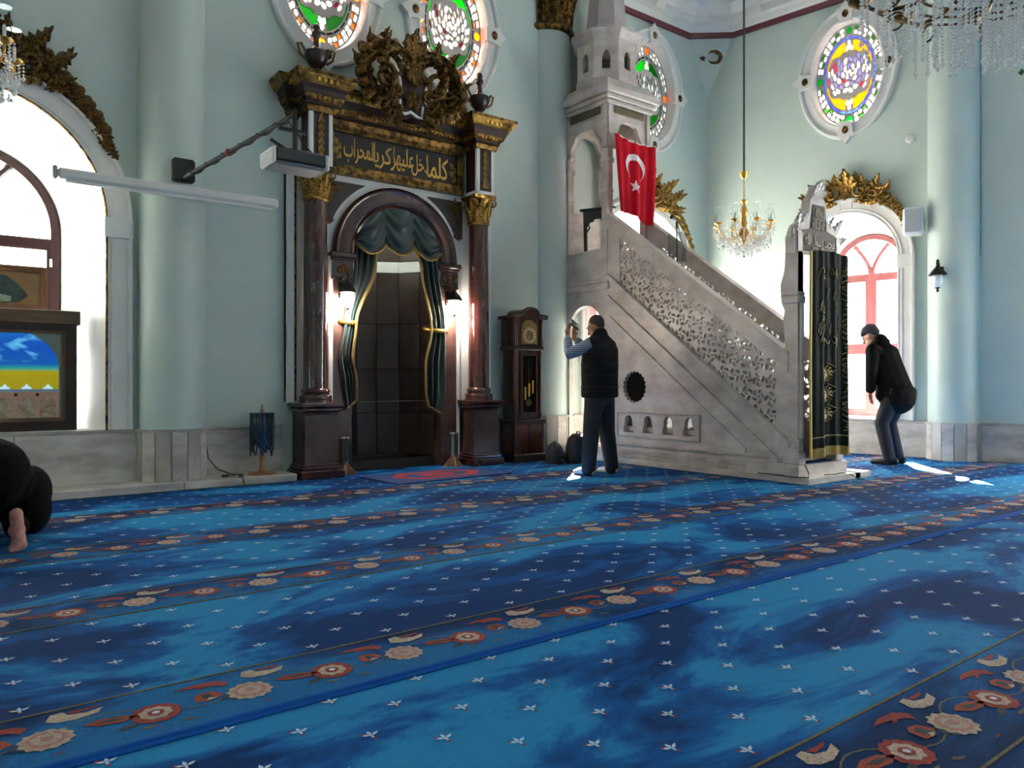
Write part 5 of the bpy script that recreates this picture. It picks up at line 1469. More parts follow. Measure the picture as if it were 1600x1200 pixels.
# arched grey mount with two pointed openings
ax = .33
def arch_at(cx): return [(cx + p[0], p[1]) for p in [(-ax, .12), (ax, .12), (ax, .60), (ax - .02, .68), (ax - .08, .77), (ax - .18, .85), (.06, .895), (.02, .915), (0, .92), (-.02, .915), (-.06, .895), (-ax + .18, .85), (-ax + .08, .77), (-ax + .02, .68), (-ax, .60)]]
def sky_mat():
    m = bpy.data.materials.new('backlit_sky_print'); m.use_nodes = True; nt = m.node_tree; b = nt.nodes['Principled BSDF']
    tc = nt.nodes.new('ShaderNodeTexCoord'); sx = nt.nodes.new('ShaderNodeSeparateXYZ'); nt.links.new(tc.outputs['Object'], sx.inputs[0])
    r = nt.nodes.new('ShaderNodeValToRGB'); e = r.color_ramp.elements
    e[0].position = .36; e[0].color = (*lin('#9a8a12'), 1); e[1].position = .92; e[1].color = (*lin('#1c6fc0'), 1)
    for p, c in ((.53, '#a8960f'), (.56, '#2f9a8a'), (.60, '#0f58a8'), (.76, '#0a4cae')):
        q = e.new(p); q.color = (*lin(c), 1)
    nt.links.new(sx.outputs[2], r.inputs[0])
    mp = nt.nodes.new('ShaderNodeMapping'); mp.inputs['Scale'].default_value = (3.2, 1, 6); mp.inputs['Location'].default_value = (.4, 0, .2); nt.links.new(tc.outputs['Object'], mp.inputs[0])
    n = nt.nodes.new('ShaderNodeTexNoise'); n.inputs['Scale'].default_value = 1.4; n.inputs['Detail'].default_value = 6; nt.links.new(mp.outputs[0], n.inputs['Vector'])
    cr = nt.nodes.new('ShaderNodeValToRGB'); cr.color_ramp.elements[0].position = .52; cr.color_ramp.elements[1].position = .66; nt.links.new(n.outputs[0], cr.inputs[0])
    gt = nt.nodes.new('ShaderNodeMath'); gt.operation = 'GREATER_THAN'; gt.inputs[1].default_value = .62; nt.links.new(sx.outputs[2], gt.inputs[0])
    mu = nt.nodes.new('ShaderNodeMath'); mu.operation = 'MULTIPLY'; nt.links.new(cr.outputs[0], mu.inputs[0]); nt.links.new(gt.outputs[0], mu.inputs[1])
    mx = nt.nodes.new('ShaderNodeMixRGB'); nt.links.new(mu.outputs[0], mx.inputs[0]); nt.links.new(r.outputs[0], mx.inputs[1]); mx.inputs[2].default_value = (*lin('#6fc4ee'), 1)
    nt.links.new(mx.outputs[0], b.inputs['Base Color']); nt.links.new(mx.outputs[0], b.inputs['Emission Color']); b.inputs['Emission Strength'].default_value = .45
    return m
k = MB(); k.plate([[(a + .03, c_ + .03), (b_ - .03, c_ + .03), (b_ - .03, d_ + .05), (a + .03, d_ + .05)], arch_at(-.37), arch_at(.37)], .0, .012); k.build('grey_mount', mat('speckled_mount', '#c3cabd', .7, var='#9aa297', scale=60), cab)
SKYP = sky_mat()
ARC = mat('arcade_pink', '#b08a78', .6, emit='#b08a78', estr=.12)
for cx in (-.37, .37):
    k = MB(); k.box(cx - ax - .01, cx + ax + .01, .016, .02, .36, .94); k.build('sky_print', SKYP, cab)
    k = MB(); nA = 4
    k.plate([[(cx - ax, .12), (cx + ax, .12), (cx + ax, .35), (cx - ax, .35)]] + [archloop(cx - ax + .085 + i * .163, .066, .1201, .235, 10) for i in range(nA)], .004, .012); arc_o = k.build('arcade', ARC, cab)
    k = MB(); k.box(cx - ax, cx + ax, .0, .012, .35, .375); k.build('arcade_roof', mat('arcade_roof', '#7f95a8', .6, emit='#7f95a8', estr=.15), cab)
    for i in range(nA):
        xx = cx - ax + .085 + i * .163
        if i < nA - 1:
            k = MB(); k.sphere((xx + .081, .004, .325), (.014, .004, .014), 8, 5); k.build('roundel', mat('arcade_dark', '#3a2422', .6), arc_o)
        k = MB(); k.lathe([(.04, .375), (.034, .39), (.014, .402), (.004, .42)], 8, (xx, .006), sy=.12); k.build('dome', mat('dome_glow', '#cfe6f6', .6, emit='#bfe2fa', estr=.4), arc_o)
    k = MB(); k.box(cx - ax, cx + ax, .016, .02, .12, .36); k.build('arcade_scene', mat('arcade_scene', '#b0a79a', .6, var='#4a2f20', scale=14, emit='#a08a70', estr=.12), cab)
k = MB(); k.box(a + .03, b_ - .03, -.008, -.006, c_ + .03, d_ - .02); k.build('glass_front', glass_mat('cabinet_glass', '#eef2f2', .03, .85), cab)

pic = thing('framed_picture', 'landscape painting in a copper frame leaning on the display cabinet', 'picture', (.28, 8.18, DADO + 1.093), 0)
k = MB(); k.xf = T(0, 0, 0, rx=R(-6))
pw, phh = .56, .40
k.plate([[(-pw, 0), (pw, 0), (pw, phh), (-pw, phh)], [(-pw + .05, .05), (pw - .05, .05), (pw - .05, phh - .05), (-pw + .05, phh - .05)]], -.03, 0); 
k.plate([[(-pw, 0), (pw, 0), (pw, phh), (-pw, phh)], [(-pw + .022, .022), (pw - .022, .022), (pw - .022, phh - .022), (-pw + .022, phh - .022)]], -.042, -.03); k.build('frame', mat('copper_frame', '#8a6248', .3, .5, var='#6d4a34', scale=3), pic)
k = MB(); k.xf = T(0, 0, 0, rx=R(-6)); k.box(-pw + .03, pw - .03, -.012, -.004, .03, phh - .03); k.build('mount_board', mat('tan_mount', '#8a6a45', .7, var='#7a5c3a', scale=3), pic)
k = MB(); k.xf = T(.08, -.016, 0, rx=R(-6))
k.prism([(-.34, .06), (-.1, .055), (.12, .06), (.26, .07), (.33, .13), (.30, .18), (.25, .24), (.16, .31), (.02, .33), (-.2, .32), (-.34, .26)], 0, .004); k.build('painted_trees', mat('painted_trees', '#30463f', .7, var='#1b2626', scale=14), pic)
k = MB(); k.xf = T(.06, -.018, 0, rx=R(-6))
k.prism([(-.3, .07), (.1, .065), (.22, .075), (.22, .12), (.12, .14), (-.02, .15), (-.28, .14)], 0, .003); k.build('painted_field', mat('painted_field', '#9aa892', .7, var='#5f7a68', scale=18), pic)
k = MB(); k.xf = T(.06, -.018, 0, rx=R(-6)); k.prism(circ(-.02, .21, .1, .035, 14), 0, .003); k.build('painted_water', mat('painted_water', '#b9bdb9', .7), pic)

# ------------------------------------------------------------------ rosary stands
BEADG = mat('green_beads', '#0c2f2c', .3, var='#0b1f3a', scale=20, coat=.5); BEADB = mat('blue_beads', '#123a6c', .25, coat=.5)
def loop_beads(mb_, cx, cy, z, drop, ang, w):
    ux, uy = math.cos(ang), math.sin(ang)
    pts = [(cx + ux * w * math.sin(2 * PI * i / 16) * .35 - uy * 0 + uy * .0, cy + uy * w * math.sin(2 * PI * i / 16) * .35, z - drop * (1 - math.cos(2 * PI * i / 16)) / 2) for i in range(16)]
    mb_.tube(pts, .0065, 5, closed=True)
rs = thing('rosary_stand', 'wooden stand hung with dark green and blue prayer beads on the step', 'stand', (2.64, 7.63, .076))
k = MB(); k.lathe([(.14, 0), (.14, .014), (.05, .022), (.03, .04)], 24); k.build('foot', WOODL, rs, 50)
k = MB(); k.lathe([(.022, .02), (.028, .06), (.02, .1), (.03, .16), (.022, .2), (.025, .3), (.018, .62), (.02, .64), (.008, .66), (.012, .68), (.004, .70)], 12); k.build('turned_post', WOODL, rs, 50)
k = MB(); k.lathe([(.11, .595), (.115, .61), (.02, .62)], 24); k.build('ring', WOODD, rs, 50)
for i in range(20):
    a = 2 * PI * i / 20
    k = MB(); loop_beads(k, .112 * math.cos(a), .112 * math.sin(a), .61, .38 + .05 * math.sin(i * 2.3), a + PI / 2, .07); loop_beads(k, .10 * math.cos(a + .15), .10 * math.sin(a + .15), .61, .34 + .04 * math.sin(i), a + PI / 2, .05)
    k.build('prayer_beads', BEADB if i in (14, 15) else BEADG, rs, 60)
def small_stand(x, y, label, rz):
    t = thing('beads_stand', label, 'stand', (x, y, 0), rz, 'low wooden bead stands beside the niche')
    for e in range(4):
        k_ = MB(); k_.xf = Matrix.Rotation(e * PI / 2 + PI / 4, 4, 'Z'); k_.prism([(.01, .0), (.12, 0), (.10, .03), (.03, .11), (.01, .11)], -.01, .01); k_.build('foot', WOODL, t)
    k_ = MB(); k_.box(-.022, .022, -.022, .022, .02, .38, bev=.004); k_.build('post', mat('pale_post', '#8f8574', .6), t)
    k_ = MB(); k_.box(-.05, .05, -.025, .025, .38, .40, bev=.006); k_.build('crossbar', mat('pale_post', '#8f8574', .6), t)
    for e in range(4):
        k_ = MB(); loop_beads(k_, -.04 + .027 * e, -.032 if e % 2 else .032, .40, .24 + .02 * e, 0, .04); k_.build('prayer_beads', BEADG, t, 60)
small_stand(3.56, 7.66, 'low wooden bead stand beside the projector side pedestal', .2)
small_stand(4.92, 7.62, 'low wooden bead stand beside the clock side pedestal', .5)

# ------------------------------------------------------------------ prayer rug, bags, cables
rug = thing('prayer_rug', 'red and blue prayer rug in front of the niche', 'rug', (4.30, 6.99, 0), R(3))
k = MB(); k.box(-.72, .72, -.40, .40, .001, .012, bev=.004); k.build('rug_ground', mat('rug_blue', '#123a7a', .85, var='#0d2d60', scale=20), rug)
for (a, b_, m_) in ((.56, .27, 'rug_red'), (.42, .17, 'rug_blue'), (.25, .10, 'rug_red')):
    k = MB(); k.add([(-a, 0, .0135 + .001 * (a < .5) + .001 * (a < .3)), (-a * .6, -b_, .0135 + .001 * (a < .5) + .001 * (a < .3)), (a * .6, -b_, .0135 + .001 * (a < .5) + .001 * (a < .3)), (a, 0, .0135 + .001 * (a < .5) + .001 * (a < .3)), (a * .6, b_, .0135 + .001 * (a < .5) + .001 * (a < .3)), (-a * .6, b_, .0135 + .001 * (a < .5) + .001 * (a < .3))], [(0, 1, 2, 3, 4, 5)])
    k.build('medallion', mat(m_, '#a52430', .85, var='#7d1a26', scale=30), rug, fix=False)
def bag(x, y, w, d, h, label, m_, rz):
    t = thing('backpack', label, 'bag', (x, y, 0), rz, 'dark bags beside the clock')
    k_ = MB(); rings = []
    for (z, s_) in ((0, .9), (.02, 1), (.3, 1.02), (.6, .97), (.85, .82), (1, .5)):
        rings.append([(w * s_ * (abs(math.cos(a_)) ** .6) * (1 if math.cos(a_) > 0 else -1) * (1 + .04 * math.sin(3 * a_ + z * 9)), d * s_ * (abs(math.sin(a_)) ** .6) * (1 if math.sin(a_) > 0 else -1) * (1 + .05 * math.sin(2 * a_ + z * 7)), h * z) for a_ in [2 * PI * i / 24 for i in range(24)]])
    k_.loft(rings); k_.build('body', m_, t, 60)
    k_ = MB(); k_.box(-w * .7, w * .7, -d * 1.25, -d * .8, h * .08, h * .5, bev=.03); k_.build('front_pocket', m_, t, 40)
    k_ = MB(); k_.tube([(-.03, 0, h * .97), (-.03, 0, h * 1.07), (.03, 0, h * 1.07), (.03, 0, h * .97)], .008, 6); k_.build('handle', BLACK, t)
    k_ = MB(); k_.tube([(w * .9, -d * .3, h * .75), (w * 1.12, -d * .6, h * .5), (w * 1.0, -d * .9, h * .1)], .014, 6); k_.build('strap', BLACK, t)
    k_ = MB(); k_.sphere((-w * .2, -d * 1.27, h * .2), .010, 8, 5); k_.build('buckle', WHITEP, t)
bag(6.08, 7.13, .12, .09, .25, 'small grey and black bag beside the clock', mat('bag_grey', '#26272a', .8, var='#19191b', scale=20), .4)
bag(6.37, 7.02, .17, .11, .36, 'larger black backpack behind the standing man', mat('bag_black', '#0e0e10', .8), .2)
cbl = tag(None or MB().tube([(2.13, 7.80, .55), (2.14, 7.79, .40), (2.16, 7.78, .25), (2.24, 7.76, .14), (2.36, 7.70, .085), (2.45, 7.62, .082), (2.40, 7.55, .083), (2.36, 7.48, .082), (2.38, 7.43, .08), (2.385, 7.415, .05), (2.39, 7.40, .008)], .006, 6).build('power_cable', BLACK, None, 60), 'black cable running down beside the window column onto the step', 'cable')
ad = thing('power_adapter', 'small black adapter lying on the marble step', 'adapter', (2.27, 7.60, .076), .3)
k = MB(); k.box(-.035, .035, -.018, .018, 0, .022, bev=.005); k.build('housing', BLACK, ad)
k = MB(); k.tube([(.035, 0, .01), (.07, .01, .004), (.10, -.01, .004)], .004, 5); k.build('lead', BLACK, ad)
tag(MB().tube([(6.86, 4.235, .18), (6.88, 4.21, .10), (6.80, 4.16, .067), (6.72, 4.30, .066), (6.745, 4.5, .067), (6.76, 4.38, .07), (6.75, 4.55, .066), (6.755, 4.42, .068), (6.75, 4.7, .067)], .006, 6).build('floor_cable', BLACK, None, 60), 'black cable looped on the pulpit base slab', 'cable')
tag(MB().tube([(7.15, 4.20, .067), (7.3, 4.17, .067), (7.45, 4.19, .067), (7.5, 4.10, .05), (7.52, 4.05, .008), (7.56, 4.0, .008)], .006, 6).build('floor_cable', BLACK, None, 60), 'short black cable trailing off the pulpit slab onto the carpet', 'cable')

# ------------------------------------------------------------------ fittings on the side wall
def on_right(x, z, out=0.0):
    p = Vector(RGT['loc']) + Matrix.Rotation(RGT['rz'], 3, 'Z') @ Vector((x, -out, 0))
    return (p.x, p.y, z)
spk = thing('wall_speaker', 'white loudspeaker box on the wall beside the gilded festoon', 'speaker', on_right(-.02, 3.10), RGT['rz'])
k = MB(); k.box(-.03, .03, -.20, .0, -.03, .03); k.build('bracket', mat('grey_plastic', '#8d8f90', .5), spk)
k = MB(); k.xf = T(0, -.14, 0, rz=R(12)); k.box(-.12, .12, -.20, 0, -.18, .18, bev=.03); k.build('cabinet', WHITEP, spk, 40)
k = MB(); k.xf = T(0, -.14, 0, rz=R(12)); k.box(-.095, .095, -.208, -.195, -.15, .15, bev=.012); k.build('grille', mat('speaker_grille', '#b3b5b5', .7, bump=.3, bscale=300), spk, 40)
det = thing('wall_sensor', 'small round white sensor on the pale wall by the column', 'sensor', on_right(-.10, 4.26), RGT['rz'])
k = MB(); k.xf = T(0, 0, 0, rx=R(90)); k.lathe([(.055, 0), (.06, .01), (.05, .03), (.03, .04)], 20); k.build('housing', WHITEP, det, 40)
cst = thing('crescent_emblem', 'gilded crescent and star fixed high near the wall corner', 'emblem', (9.735, 7.64, 6.10), R(-40))
k = MB(); k.xf = T(0, 0, 0, rx=R(-13)); k.prism([(.06 + .12 * math.cos(R(a_)), .12 * math.sin(R(a_))) for a_ in range(-140, 141, 8)] + [(.025 + .09 * math.cos(R(a_)), .09 * math.sin(R(a_))) for a_ in range(132, -133, -8)], -.025, 0); k.build('crescent', GOLDD, cst)
k = MB(); k.xf = T(0, 0, 0, rx=R(-13)); k.prism([((.055 if i % 2 == 0 else .023) * math.sin(PI * i / 5) - .13, (.055 if i % 2 == 0 else .023) * math.cos(PI * i / 5) - .02) for i in range(10)], -.025, 0); k.build('star', GOLDD, cst)
tag(MB().tube([on_right(0.72 + .005, 5.6 - 3.0 * i / 8, .02) for i in range(9)], .004, 5).build('wall_cable', mat('grey_cable', '#6e7574', .6), None), 'thin grey cable down the edge of the pale column', 'cable')

# ------------------------------------------------------------------ people
def blob(name, specs, voxel, m_, parent, sm=6, fn=None):
    """one continuous surface grown from overlapping tapered tubes and ellipsoids"""
    b_ = MB()
    for sp_ in specs:
        if sp_[0] == 't':
            b_.xf = None
            pts = [Vector(p) for p in sp_[1]]; rs_ = list(sp_[2])
            P2 = []; R2 = []
            for i in range(len(pts) - 1):
                for q in range(4):
                    P2.append(pts[i].lerp(pts[i + 1], q / 4)); R2.append(lerp(rs_[i], rs_[i + 1], q / 4))
            P2.append(pts[-1]); R2.append(rs_[-1])
            b_.tube(P2, R2, 12)
            b_.sphere(P2[0], R2[0] * .99, 12, 8); b_.sphere(P2[-1], R2[-1] * .99, 12, 8)
        elif sp_[0] == 'e':
            b_.xf = T(*sp_[1], *(sp_[3] if len(sp_) > 3 else (0, 0, 0)))
            b_.sphere((0, 0, 0), sp_[2], 16, 10)
        else:        # lofted rings: list of (centre, rx, ry)
            b_.xf = None
            b_.loft([[(c[0] + rx * (abs(math.cos(a_)) ** .8) * (1 if math.cos(a_) > 0 else -1), c[1] + ry * (abs(math.sin(a_)) ** .8) * (1 if math.sin(a_) > 0 else -1), c[2]) for a_ in [2 * PI * i / 24 for i in range(24)]] for (c, rx, ry) in sp_[1]])
    b_.xf = None
    me = b_.mesh(name)
    bm = bmesh.new(); bm.from_mesh(me); bmesh.ops.recalc_face_normals(bm, faces=bm.faces); bm.to_mesh(me); bm.free()
    o = bpy.data.objects.new(name, me); COL.objects.link(o)
    r_ = o.modifiers.new('r', 'REMESH'); r_.mode = 'VOXEL'; r_.voxel_size = voxel
    s_ = o.modifiers.new('s', 'SMOOTH'); s_.factor = .5; s_.iterations = sm
    dg = bpy.context.evaluated_depsgraph_get()
    me2 = bpy.data.meshes.new_from_object(o.evaluated_get(dg))
    o.modifiers.clear(); o.data = me2; bpy.data.meshes.remove(me)
    if fn:
        for v in me2.vertices: v.co = fn(v.co)
    me2.materials.clear(); me2.materials.append(m_); me2.shade_smooth()
    o.parent = parent
    return o
SKIN = mat('skin', '#b98a72', .5, var='#a5755f', scale=12)
SKINP = mat('sole_skin', '#b07e74', .55, var='#8e5c54', scale=16, bump=.3, bscale=40)
HAIR = mat('dark_hair', '#2a211c', .7, bump=.5, bscale=120)
def hand(wr, dirv, side, curl=.35, spread=1.0, nrm=None):
    """palm, four unequal bent fingers and a thumb; returns blob specs"""
    w_ = Vector(wr); d = Vector(dirv).normalized()
    nn = Vector(nrm if nrm else (0, 1, 0)); nn = (nn - d * nn.dot(d)).normalized()
    ac = d.cross(nn) * side
    S_ = []
    pc_ = w_ + d * .05
    for k_ in (-.028, -.01, .01, .028):
        S_.append(('t', [w_ + d * .005 + ac * k_ * .7, pc_ + d * .03 + ac * k_], [.016, .014]))
    for i, (k_, L) in enumerate(((-.032, .062), (-.011, .075), (.011, .072), (.031, .056))):
        p0 = w_ + d * .085 + ac * k_; p1 = p0 + (d + nn * curl * .4 + ac * k_ * 3 * spread).normalized() * L * .5; p2 = p1 + (d + nn * curl * 1.4).normalized() * L * .5
        S_.append(('t', [p0, p1, p2], [.0095, .009, .007]))
    t0 = w_ + d * .03 - ac * .032; t1 = t0 + (d * .6 - ac * .9 + nn * .2).normalized() * .035; t2 = t1 + (d - ac * .1 + nn * .3).normalized() * .03
    S_.append(('t', [t0, t1, t2], [.013, .011, .008]))
    return S_
def face(c, tilt, s=1.0):
    """head specs about centre c, looking along +y, pitched down by tilt"""
    c = Vector(c); Rm = Matrix.Rotation(-tilt, 3, 'X')
    P_ = lambda x, y, z: tuple(c + Rm @ Vector((x, y, z)) * s)
    e = (-tilt, 0, 0)
    return [('e', P_(0, -.01, .02), (.074 * s, .092 * s, .098 * s), e), ('e', P_(0, .03, -.06), (.055 * s, .06 * s, .06 * s), e), ('e', P_(0, .085, -.095), (.026 * s, .02 * s, .02 * s), e),
            ('t', [P_(0, .085, .01), P_(0, .112, -.032)], [.010 * s, .016 * s]), ('e', P_(.03, .078, .025), (.026 * s, .012 * s, .010 * s), e), ('e', P_(-.03, .078, .025), (.026 * s, .012 * s, .010 * s), e),
            ('e', P_(0, .088, -.062), (.022 * s, .012 * s, .008 * s), e), ('e', P_(.078, -.01, -.012), (.010 * s, .022 * s, .032 * s), e), ('e', P_(-.078, -.01, -.012), (.010 * s, .022 * s, .032 * s), e)], P_

# --- standing man with raised hands
m1 = thing('person', 'standing man in a dark padded vest and striped sleeves, hands raised to his face', 'person', (5.76, 6.00, 0), R(16))
hd, P_ = face((0, .05, 1.60), .42, 1.0)
LW, RW = (-.13, .33, 1.50), (.05, .36, 1.49)
body = [('l', [((0, 0, .84), .155, .105), ((0, 0, .95), .16, .11), ((0, .0, 1.1), .15, .105), ((0, 0, 1.3), .18, .11), ((0, 0, 1.42), .16, .09), ((0, .01, 1.47), .07, .06)])] + hd + \
    [('t', [(0, .0, 1.42), (0, .03, 1.54)], [.06, .055])]
for s, wr in ((-1, LW), (1, RW)):
    body += [('t', [(s * .18, .0, 1.41), (s * .27 if s < 0 else .25, .22, 1.30), wr], [.052, .042, .03])]
    body += [('t', [(s * .09, 0, .90), (s * .125, .01 - .02 * s, .5), (s * .165, -.05 * s, .09)], [.085, .055, .038]), ('t', [(s * .165, -.03 - .05 * s, .045), (s * .172, .12 - .05 * s, .032)], [.036, .03])]
    body += hand(wr, (-.05 * s, -.05, 1), -s, .5, 1, (0, -1, 0))
blob('body', body, .0085, SKIN, m1, 3)
VEST = mat('navy_padded_vest', '#0f1015', .75, var='#0a0b0e', scale=8, bump=.15, bscale=30, spec=.2)
def quilt(v): return v
blob('vest', [('l', [((0, 0, .83), .235, .165), ((0, .0, .86), .24, .17), ((0, 0, 1.0), .238, .165), ((0, 0, 1.2), .25, .165), ((0, -.01, 1.36), .245, .15), ((0, -.005, 1.45), .19, .12), ((0, .0, 1.50), .10, .095)]),
              ('e', (-.17, 0, 1.41), (.09, .10, .07)), ('e', (.17, 0, 1.41), (.09, .10, .07)), ('t', [(0, -.0, 1.45), (0, -.005, 1.515)], [.095, .085])], .014, VEST, m1, 5)
for (z, rx, ry) in ((.95, .241, .172), (1.07, .244, .17), (1.19, .249, .169), (1.31, .247, .158)):
    k = MB(); k.tube([(rx * (abs(math.cos(a_)) ** .8) * (1 if math.cos(a_) > 0 else -1), ry * (abs(math.sin(a_)) ** .8) * (1 if math.sin(a_) > 0 else -1), z) for a_ in [2 * PI * i / 32 for i in range(32)]], .004, 5, closed=True); k.build('vest_seam', mat('vest_seam', '#0a0a0d', .7), m1)
def stripe_mat():
    m = mat('striped_shirt', '#6d7c92', .7)
    nt = m.node_tree; b_ = nt.nodes['Principled BSDF']; tc = nt.nodes.new('ShaderNodeTexCoord'); w_ = nt.nodes.new('ShaderNodeTexWave'); w_.inputs['Scale'].default_value = 14; w_.bands_direction = 'Z'
    r_ = nt.nodes.new('ShaderNodeValToRGB'); r_.color_ramp.elements[0].color = (*lin('#3f4c66'), 1); r_.color_ramp.elements[1].color = (*lin('#8e9bb0'), 1)
    nt.links.new(tc.outputs['Object'], w_.inputs['Vector']); nt.links.new(w_.outputs[0], r_.inputs[0]); nt.links.new(r_.outputs[0], b_.inputs['Base Color'])
    return m
STR = stripe_mat()
for s, wr in ((-1, LW), (1, RW)):
    e_ = Vector((s * .27 if s < 0 else .25, .22, 1.30)); wv = Vector(wr)
    blob('sleeve', [('t', [(s * .19, .0, 1.40), e_, e_.lerp(wv, .82)], [.075, .062, .046])], .012, STR, m1, 4)
TRO = mat('navy_trousers', '#0e1522', .75, var='#0a0f1a', scale=10)
blob('trousers', [('e', (0, -.01, .86), (.19, .135, .13))] + [('t', [(s * .095, 0, .86), (s * .13, .01 - .02 * s, .48), (s * .165, -.005 - .05 * s, .06)], [.118, .092, .078]) for s in (-1, 1)], .013, TRO, m1, 4)
SOCK = mat('white_sock', '#c9c4bd', .8)
for s in (-1, 1):
    blob('sock', [('t', [(s * .165, -.04 - .05 * s, .042), (s * .17, .06 - .05 * s, .038), (s * .175, .155 - .05 * s, .026)], [.042, .042, .028])], .008, SOCK, m1, 3)
c = P_(0, -.02, .045)
blob('hair', [('e', P_(0, -.028, .04), (.079, .088, .088), (-.42, 0, 0)), ('e', P_(0, -.055, .0), (.068, .048, .05), (-.42, 0, 0))], .008, mat('greying_hair', '#3a2f28', .75, bump=.5, bscale=140), m1, 2)
for s in (-1, 1):
    k = MB(); k.sphere(P_(s * .03, .082, .008), .011, 8, 6); k.build('eye', mat('eye_white', '#d8d4cc', .3), m1, 60)
ph = thing('dark_phone', 'small dark flat phone held up before the standing man', 'phone', (5.66, 6.29, 1.595), R(16))
k = MB(); k.xf = T(0, 0, 0, rx=R(-12), ry=R(20)); k.box(-.075, .075, -.006, .006, 0, .085, bev=.004); k.build('casing', BLACK, ph)
k = MB(); k.xf = T(0, 0, 0, rx=R(-12), ry=R(20)); k.box(-.069, .069, -.0075, -.006, .006, .079); k.build('screen', mat('phone_screen', '#15161a', .1), ph)

# --- stooping man at the window
m2 = thing('person', 'stooping man in a black jacket and woollen cap beside the bright window', 'person', (9.33, 4.60, 0), R(4))
def lean(p, a=.30, pivot=(0, -.06, .93)):
    v = Vector(p) - Vector(pivot); v = Matrix.Rotation(-a, 3, 'X') @ v
    return tuple(v + Vector(pivot))
sh = lambda x, y, z: lean((x, y, z))
hc = Vector(lean((0, .03, 1.66))) + Vector((0, .015, -.03))
hd2, P2_ = face(hc, .55, 1.02)
hips = (0, -.06, .93)
body2 = [('t', [hips, sh(0, 0, 1.2), sh(0, 0, 1.42)], [.13, .14, .13])] + hd2 + [('t', [sh(0, 0, 1.46), tuple(hc + Vector((0, -.02, -.06)))], [.06, .055])]
arms2 = []
for s in (-1, 1):
    S0 = sh(s * .19, 0, 1.43); E0 = (s * .26, .13, 1.13); W0 = (s * .21, .17, .88)
    arms2.append((s, S0, E0, W0))
    body2 += [('t', [S0, E0, W0], [.05, .04, .03])] + hand(W0, (-.1 * s, -.02, -1), s, .4, .8, (0, -1, 0))
    body2 += [('t', [(s * .09, -.06, .92), (s * .11, .07, .52), (s * .12, -.02, .09)], [.09, .055, .04]), ('t', [(s * .12, -.05, .045), (s * .135, .13, .035)], [.04, .032])]
blob('body', body2, .0085, SKIN, m2, 3)
JAC = mat('black_jacket', '#090807', .85, var='#0e0d0c', scale=8, bump=.2, bscale=16, spec=.15)
blob('jacket', [('t', [sh(0, -.03, .82), sh(0, -.02, 1.0), sh(0, -.01, 1.2), sh(0, -.01, 1.38), sh(0, .01, 1.47)], [.215, .205, .20, .195, .11]), ('e', sh(0, -.10, .85), (.225, .15, .12), (-.3, 0, 0)), ('e', sh(0, .06, .88), (.20, .14, .13), (-.1, 0, 0)), ('e', sh(0, -.03, 1.51), (.13, .12, .07), (-.3, 0, 0)), ('e', sh(0, -.05, 1.56), (.10, .075, .07), (-.3, 0, 0)), ('e', sh(-.17, 0, 1.40), (.09, .10, .08)), ('e', sh(.17, 0, 1.40), (.09, .10, .08))], .014, JAC, m2, 5)
for (s, S0, E0, W0) in arms2:
    blob('sleeve', [('t', [S0, E0, tuple(Vector(E0).lerp(Vector(W0), .86))], [.085, .072, .058])], .012, JAC, m2, 4)
k = MB(); k.sphere(Vector(arms2[0][3]) + Vector((-.055, -.02, .05)), .012, 8, 5); k.build('cuff_button', WHITEP, m2, 60)
blob('jeans', [('e', (0, -.07, .88), (.175, .13, .13))] + [('t', [(s * .095, -.07, .88), (s * .11, .075, .50), (s * .12, -.025, .07)], [.118, .085, .07]) for s in (-1, 1)], .013, mat('dark_jeans', '#0c1120', .8, var='#090c16', scale=10), m2, 4)
for s in (-1, 1):
    blob('shoe', [('t', [(s * .12, -.09, .045), (s * .13, .04, .045), (s * .14, .17, .028)], [.045, .048, .032]), ('e', (s * .13, .04, .012), (.05, .155, .014))], .009, mat('black_shoe', '#0b0b0c', .4), m2, 3)
blob('woollen_cap', [('e', P2_(0, -.02, .065), (.09, .108, .085), (-.55, 0, 0)), ('e', P2_(0, -.07, .03), (.082, .06, .07), (-.55, 0, 0)), ('e', P2_(0, .05, .058), (.076, .045, .028), (-.55, 0, 0))], .009, mat('grey_wool_cap', '#2e2a33', .9, bump=.5, bscale=90), m2, 3)
for s in (-1, 1):
    k = MB(); k.sphere(P2_(s * .03, .084, .008), .011, 8, 6); k.build('eye', mat('eye_white', '#d8d4cc', .3), m2, 60)

# --- kneeling man bowed to the carpet
m3 = thing('person', 'kneeling man in black bowed to the carpet, bare sole showing', 'person', (.27, 5.62, 0), R(2))
hd3, P3_ = face((0, .86, .115), 1.35, 1.0)
body3 = hd3 + [('t', [(0, .60, .22), (0, .78, .14)], [.07, .06]), ('t', [(0, .0, .42), (0, .3, .36), (0, .58, .24)], [.17, .16, .14])]
for s in (-1, 1):
    body3 += [('t', [(s * .10, .0, .36), (s * .16, .22, .12)], [.085, .065]), ('t', [(s * .16, .22, .09), (s * .12, -.22, .12)], [.065, .05]),
              ('t', [(s * .17, .58, .22), (s * .30, .62, .08), (s * .24, .86, .035)], [.06, .045, .03])]
    # upright foot: toes tucked on the floor, heel up
    fx = s * .115
    body3 += [('t', [(fx, -.24, .215), (fx + s * .004, -.285, .13), (fx + s * .008, -.285, .05)], [.038, .036, .043]), ('e', (fx, -.262, .215), (.037, .032, .042)), ('e', (fx + s * .008, -.30, .045), (.048, .026, .036))]
    for q in range(5):
        body3 += [('t', [(fx - s * .036 + s * .018 * q, -.30, .028), (fx - s * .036 + s * .018 * q, -.325 + .005 * q, .014)], [.0125 - .001 * q, .011 - .001 * q])]
    body3 += hand((s * .24, .86, .03), (-.15 * s, 1, -.1), s, .1, 1, (0, 0, -1))
blob('body', body3, .0085, SKINP, m3, 3)
